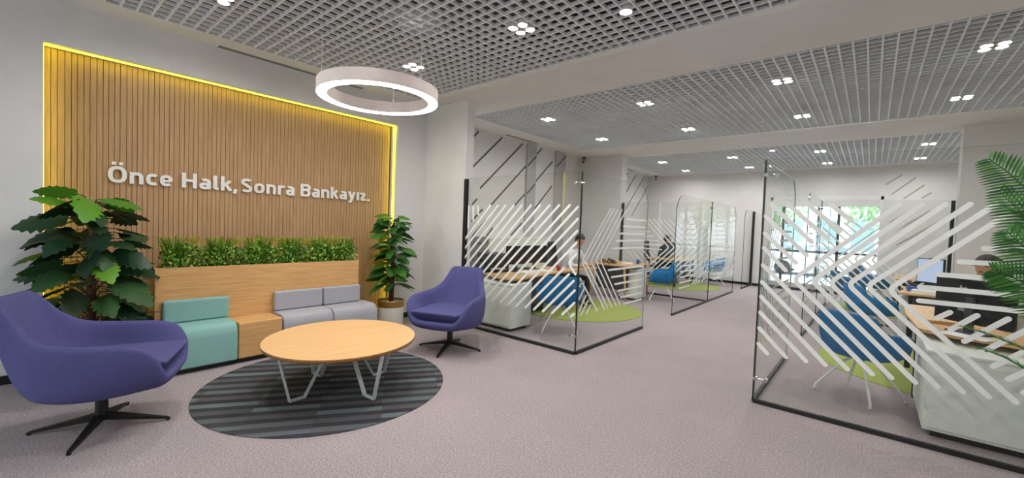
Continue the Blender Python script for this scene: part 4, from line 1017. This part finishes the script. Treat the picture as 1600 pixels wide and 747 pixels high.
# low cabinets along the left office wall
t = thing('wall_cabinet', 'low white cabinet row along the striped office wall behind the monitors', 'cabinet', (-5.68, 6.8, 0))
rbox(MB().box(-.16, .17, -1.0, 1.0, .06, 1.22), 'body', M_cab, t); rbox(MB().box(-.165, .185, -1.01, 1.01, 1.22, 1.245), 'top', M_cab, t); rbox(MB().box(-.13, .14, -.98, .98, 0, .06), 'plinth', M_black, t)
for k in range(4):
    d = rbox(MB().box(.171, .186, -.995+.5*k, -.505+.5*k, .07, 1.21), 'door', M_cab, t); rbox(MB().box(.187, .197, -.54+.5*k, -.53+.5*k, .8, .95), 'handle', M_lgrey, d, .001)
t = thing('filing_cabinet', 'grey filing cabinet behind the right armchair, seen through the glass', 'cabinet', (-5.66, 5.52, 0))
rbox(MB().box(-.17, .17, -.22, .22, .03, 1.26), 'body', M_lgrey, t); rbox(MB().box(-.15, .15, -.2, .2, 0, .03), 'plinth', M_black, t)
for k in range(3):
    d = rbox(MB().box(.171, .186, -.21, .21, .05+.4*k, .43+.4*k), 'drawer', M_lgrey, t); rbox(MB().box(.187, .2, -.06, .06, .34+.4*k, .355+.4*k), 'handle', M_dgrey, d, .001)
def office_chair(label, x, y, rz):
    t = thing('office_chair', label, 'office chair', (x, y, 0), math.radians(rz-90))
    cushion(.24, .23, -.22, .24, .44, .52, .92).build('seat', M_dark, t, smooth=True, subsurf=1, recalc=True)
    b = MB(); N = 8
    for j in range(N+1):
        v = j/N; z = .58+.62*v; hw = .22*(1-.35*v**3)*(.85+.15*math.sin(PI*v)); yy = -.24-.06*v-.03*math.sin(PI*v)
        for i in range(5):
            u = i/4*2-1; b.v.append((u*hw, yy+.05*u*u, z))
        for i in range(5):
            u = i/4*2-1; b.v.append((u*hw*.97, yy+.05*u*u-.045, z))
    for j in range(N):
        for i in range(4):
            a = j*10+i; b.f += [(a, a+1, a+11, a+10), (a+5, a+15, a+16, a+6)]; b.m += [0, 0]
        a = j*10; b.f += [(a, a+10, a+15, a+5), (a+4, a+9, a+19, a+14)]; b.m += [0, 0]
    b.f += [(0, 5, 6, 1), (1, 6, 7, 2), (2, 7, 8, 3), (3, 8, 9, 4)]; b.m += [0]*4; o_ = N*10
    b.f += [(o_+k, o_+k+1, o_+k+6, o_+k+5) for k in range(4)]; b.m += [0]*4
    b.build('backrest', M_dark, t, smooth=True, subsurf=1, recalc=True)
    MB().bar((0, -.15, .44), (0, -.33, .70), .06, .02).build('back_bar', M_dgrey, t)
    for s in (-1, 1):
        MB().tube([(s*.25, -.06, .46), (s*.30, -.06, .50), (s*.30, -.05, .66)], .014, 8).build('arm_post', M_dgrey, t)
        rbox(MB().box(s*.30-.035, s*.30+.035, -.16, .12, .66, .69), 'armrest', M_dark, t, .01)
    MB().tube([(0, 0, .10), (0, 0, .44)], .028, 14).build('column', M_dgrey, t)
    for k in range(5):
        A = 2*PI*k/5; d = Vector((math.cos(A), math.sin(A), 0))
        l = MB().bar(Vector((0, 0, .11)), d*.29+Vector((0, 0, .075)), .04, .03).build('leg', M_dgrey, t)
        MB().tube([(d.x*.29-d.y*.02, d.y*.29+d.x*.02, .03), (d.x*.29+d.y*.02, d.y*.29-d.x*.02, .03)], .029, 14).build('caster', M_dark, l)
    return t
office_chair('black office chair under the person in a white shirt at the wavy desk', -4.62, 7.0, 0)
office_chair('black office chair under the person in the rear left office', -4.80, 12.15, 0)
office_chair('black office chair under the dark haired person on the right', 1.22, 6.05, 180)

# ------------------------------------------------------------------ people (seated, facing local +y)
def person(label, loc, face, shirt, lean=.0, head_yaw=0, head_pitch=-.35, hair_long=False, seed=1, hairmat=M_hair, hands=None):
    t = thing('person', label, 'person', loc, math.radians(face-90))
    sh = lean
    hip = Vector((0, 0, .55)); che = Vector((0, .03+sh*.6, .88)); nk = Vector((0, .06+sh, 1.08)); nk2 = Vector((0, .085+sh*1.06, 1.15))
    hl, hr = hands or ((-.16, .50, .775), (.16, .50, .775))
    V = [hip, Vector((0, .01+sh*.25, .68)), che, Vector((0, .045+sh*.9, 1.02)), nk, nk2]
    R = [(.16, .12), (.145, .105), (.165, .115), (.13, .085), (.062, .055), (.052, .05)]
    E = [(0, 1), (1, 2), (2, 3), (3, 4), (4, 5)]
    zone = {}
    for s, hd in ((-1, hl), (1, hr)):
        b = len(V)
        shd = Vector((s*.175, .035+sh*.9, 1.02)); elb = Vector((s*.235, .12+sh*.8, .78)); wr = Vector(hd)+Vector((0, -.085, .012))
        V += [shd, elb, (elb+wr)/2+Vector((s*.01, 0, 0)), wr]; R += [(.062, .06), (.045, .045), (.038, .038), (.026, .024)]
        E += [(3, b), (b, b+1), (b+1, b+2), (b+2, b+3)]
        b = len(V)
        V += [Vector((s*.10, .06, .53)), Vector((s*.12, .42, .53)), Vector((s*.12, .44, .30)), Vector((s*.12, .42, .08)), Vector((s*.12, .54, .04))]
        R += [(.085, .08), (.06, .06), (.052, .052), (.038, .038), (.032, .03)]
        E += [(0, b), (b, b+1), (b+1, b+2), (b+2, b+3), (b+3, b+4)]
    me = bpy.data.meshes.new('b'); me.from_pydata([tuple(v) for v in V], E, []); o = bpy.data.objects.new('b', me); COL.objects.link(o)
    sk = o.modifiers.new('s', 'SKIN'); sk.use_smooth_shade = True
    for i, r in enumerate(R): me.skin_vertices[0].data[i].radius = r
    me.skin_vertices[0].data[0].use_root = True
    ss = o.modifiers.new('u', 'SUBSURF'); ss.levels = 2; ss.render_levels = 2
    dg = bpy.context.evaluated_depsgraph_get(); dg.update(); bm_ = bpy.data.meshes.new_from_object(o.evaluated_get(dg)); bpy.data.objects.remove(o)
    mb = MB(); mb.add([v.co[:] for v in bm_.vertices], [tuple(p.vertices) for p in bm_.polygons], 0)
    for fi, f in enumerate(mb.f):
        c = sum((Vector(mb.v[i]) for i in f), Vector())/len(f)
        hd = min((c-Vector(hl)).length, (c-Vector(hr)).length)
        if c.z > 1.085 or hd < .10: mb.m[fi] = 1
        elif c.z < .60 and c.z > .1: mb.m[fi] = 2
        elif c.z <= .1: mb.m[fi] = 3
    # head
    HM = Matrix.Translation(nk2+Vector((0, .015, .105))) @ Matrix.Rotation(math.radians(head_yaw), 4, 'Z') @ Matrix.Rotation(head_pitch, 4, 'X')
    def head_pt(th, ph):
        x = math.sin(ph)*math.cos(th); y = math.sin(ph)*math.sin(th); z = math.cos(ph)
        rx, ry, rz = .076, .095, .118
        if z < 0: rx *= 1-.30*(-z)**1.3; ry *= 1-.12*(-z)
        p = Vector((x*rx, y*ry, z*rz)); 
        if y > .3:
            fx = x; p.y += .006*math.exp(-(z-.15)**2/.05)*0
            p.y += .024*math.exp(-(fx/.16)**2)*math.exp(-((z+.22)/.17)**2)      # nose
            p.y += .007*math.exp(-(fx/.35)**2)*math.exp(-((z+.56)/.09)**2)      # lips
            p.y += .006*math.exp(-(fx/.5)**2)*math.exp(-((z-.18)/.12)**2)       # brow
            p.y -= .008*math.exp(-((abs(fx)-.42)/.18)**2)*math.exp(-(z/.12)**2) # eye sockets
            p.y += .010*math.exp(-(fx/.35)**2)*math.exp(-((z+.85)/.14)**2)      # chin
        return p
    nt, npn = 40, 28; o0 = len(mb.v)
    for j in range(npn+1):
        for i in range(nt): mb.v.append(tuple(HM @ head_pt(2*PI*i/nt, PI*(.004+.992*j/npn))))
    for j in range(npn):
        for i in range(nt): mb.f.append((o0+j*nt+i, o0+(j+1)*nt+i, o0+(j+1)*nt+(i+1) % nt, o0+j*nt+(i+1) % nt)); mb.m.append(1)
    for s in (-1, 1):       # ears
        c = HM @ Vector((s*.078, -.005, -.01)); mb.lathe([(0, -.03), (.008, -.026), (.012, 0), (.010, .02), (0, .03)], 10, tuple(c), 1, .8, 1.6)
    # hands: palm and five fingers resting on the desk
    for s, hd in ((-1, hl), (1, hr)):
        hd = Vector(hd); mb.tube([hd+Vector((0, -.085, .012)), hd+Vector((0, -.05, .012)), hd+Vector((0, 0, .008))], [.022, .034, .030], 10, 1)
        for k in range(4):
            fx = (k-1.5)*.018; Lf = (.062, .074, .070, .054)[k if s == 1 else 3-k]
            mb.tube([hd+Vector((fx, -.01, .012)), hd+Vector((fx*1.15, Lf*.5, .022)), hd+Vector((fx*1.2, Lf, .004))], [.0095, .0085, .0065], 7, 1)
        mb.tube([hd+Vector((-s*.024, -.055, .01)), hd+Vector((-s*.045, -.02, .012)), hd+Vector((-s*.042, .012, .006))], [.011, .0095, .007], 7, 1)
    mb.build('body', [shirt, M_skin, M_shirtk, M_black], t, smooth=True)
    eb = MB()
    for s in (-1, 1):
        c = HM @ Vector((s*.031, .083, .004)); eb.lathe([(0, -.006), (.008, -.004), (.011, 0), (.008, .004), (0, .006)], 10, tuple(c))
    eb.build('eyes', M_dark, t, smooth=True)
    # hair cap
    hb = MB(); n1, n2 = 36, 18; rr = random.Random(seed)
    for j in range(n2+1):
        for i in range(n1):
            th = 2*PI*i/n1; fr = math.sin(th)
            lim = 1.02 if fr > .55 else (1.25 if fr > .1 else (2.35 if hair_long else 2.0)); lim_s = 1.05+(lim-1.05)
            ph = .01+lim_s*j/n2; x = math.sin(ph)*math.cos(th); y = math.sin(ph)*math.sin(th); z = math.cos(ph)
            k = 1.13+.03*math.sin(th*9+ph*3)
            kk = k if not (hair_long and ph > 1.4) else k*(1.0+.12*(ph-1.4))
            p = Vector((x*.078*kk, y*.097*kk-.004, z*.120*k-(.05*(ph-1.4) if hair_long and ph > 1.4 else 0)))
            hb.v.append(tuple(HM @ p))
    for j in range(n2):
        for i in range(n1): hb.f.append((j*n1+i, (j+1)*n1+i, (j+1)*n1+(i+1) % n1, j*n1+(i+1) % n1)); hb.m.append(0)
    hr_ = hb.build('hair', hairmat, t, smooth=True)
    so = hr_.modifiers.new('th', 'SOLIDIFY'); so.thickness = .006; so.offset = -1
    return t
person('dark haired person in a white shirt leaning over the wavy desk', (-4.55, 7.0, 0), 0, M_shirtw, .19, -20, -.45, seed=2)
person('person in black leaning over a desk in the rear left office', (-4.70, 12.15, 0), 0, M_shirtk, .12, 10, -.3, seed=3)
person('dark haired person in a cream top seated at the right desk behind the large monitor', (1.14, 6.05, 0), 180, M_shirtc, .16, 15, -.5, hair_long=True, seed=4)

# ------------------------------------------------------------------ outdoors behind the back window
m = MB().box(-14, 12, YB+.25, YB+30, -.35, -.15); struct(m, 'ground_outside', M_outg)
def tree(label, x, y, h, r, seed):
    rr = random.Random(seed); t = thing('tree', label, 'tree', (x, y, -.15))
    MB().tube([(0, 0, 0), (.05, 0, h*.4), (0, .05, h*.8)], [.12, .10, .05], 10).build('trunk', M_trunk, t, smooth=True)
    m = MB()
    for i in range(2600):
        A = rr.uniform(0, 2*PI); ph = math.acos(rr.uniform(-1, 1)); q = r*rr.uniform(.5, 1)*(1+.25*math.sin(A*3+ph*4))
        P = Vector((math.sin(ph)*math.cos(A)*q, math.sin(ph)*math.sin(A)*q, h+math.cos(ph)*q*.8)); s = rr.uniform(.06, .13)
        n = Vector((rr.uniform(-1, 1), rr.uniform(-1, 1), rr.uniform(-.3, 1))).normalized(); a = n.orthogonal().normalized(); b = n.cross(a); o = len(m.v)
        m.v += [tuple(P+a*s), tuple(P+b*s*.6), tuple(P-a*s), tuple(P-b*s*.6)]; m.f.append((o, o+1, o+2, o+3)); m.m.append(0)
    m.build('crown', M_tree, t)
tree('leafy green tree outside the right half of the window', .6, YB+7, 3.4, 1.9, 1)
tree('smaller leafy tree outside the middle of the window', -4.2, YB+10, 3.0, 1.5, 2)
t = thing('building', 'pale building with dark windows across the street', 'building', (-4.5, YB+16, -.15))
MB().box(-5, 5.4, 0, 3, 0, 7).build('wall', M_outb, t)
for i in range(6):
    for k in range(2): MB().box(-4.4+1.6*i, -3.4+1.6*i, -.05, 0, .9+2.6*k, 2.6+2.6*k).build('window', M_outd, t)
def car(label, x, y, mat):
    t = thing('parked_car', label, 'car', (x, y, -.15)); m = MB(); prof = [(-2.0, .25), (2.0, .25), (2.05, .6), (1.9, .8), (1.1, .88), (.6, 1.35), (-1.0, 1.38), (-1.7, .92), (-2.05, .8)]
    n = len(prof); m.add([(x_, -.8, z) for x_, z in prof]+[(x_, .8, z) for x_, z in prof], [tuple(range(n)), tuple(range(n, 2*n))[::-1]]+[(i, i+n, (i+1) % n+n, (i+1) % n) for i in range(n)])
    m.build('body', mat, t, bevel=.05, seg=3, recalc=True)
    MB().prism([(0, 0)]*0+[(-1.5, -.81), (.9, -.81), (.9, -.80), (-1.5, -.80)], .95, 1.25).build('side_window', M_outd, t)
    for sx in (-1.25, 1.25):
        for sy in (-.78, .78): MB().tube([(sx, sy-.09, .30), (sx, sy+.09, .30)], .30, 20).build('wheel', M_dark, t)
car('white car parked outside the window', -1.6, YB+8, M_white)
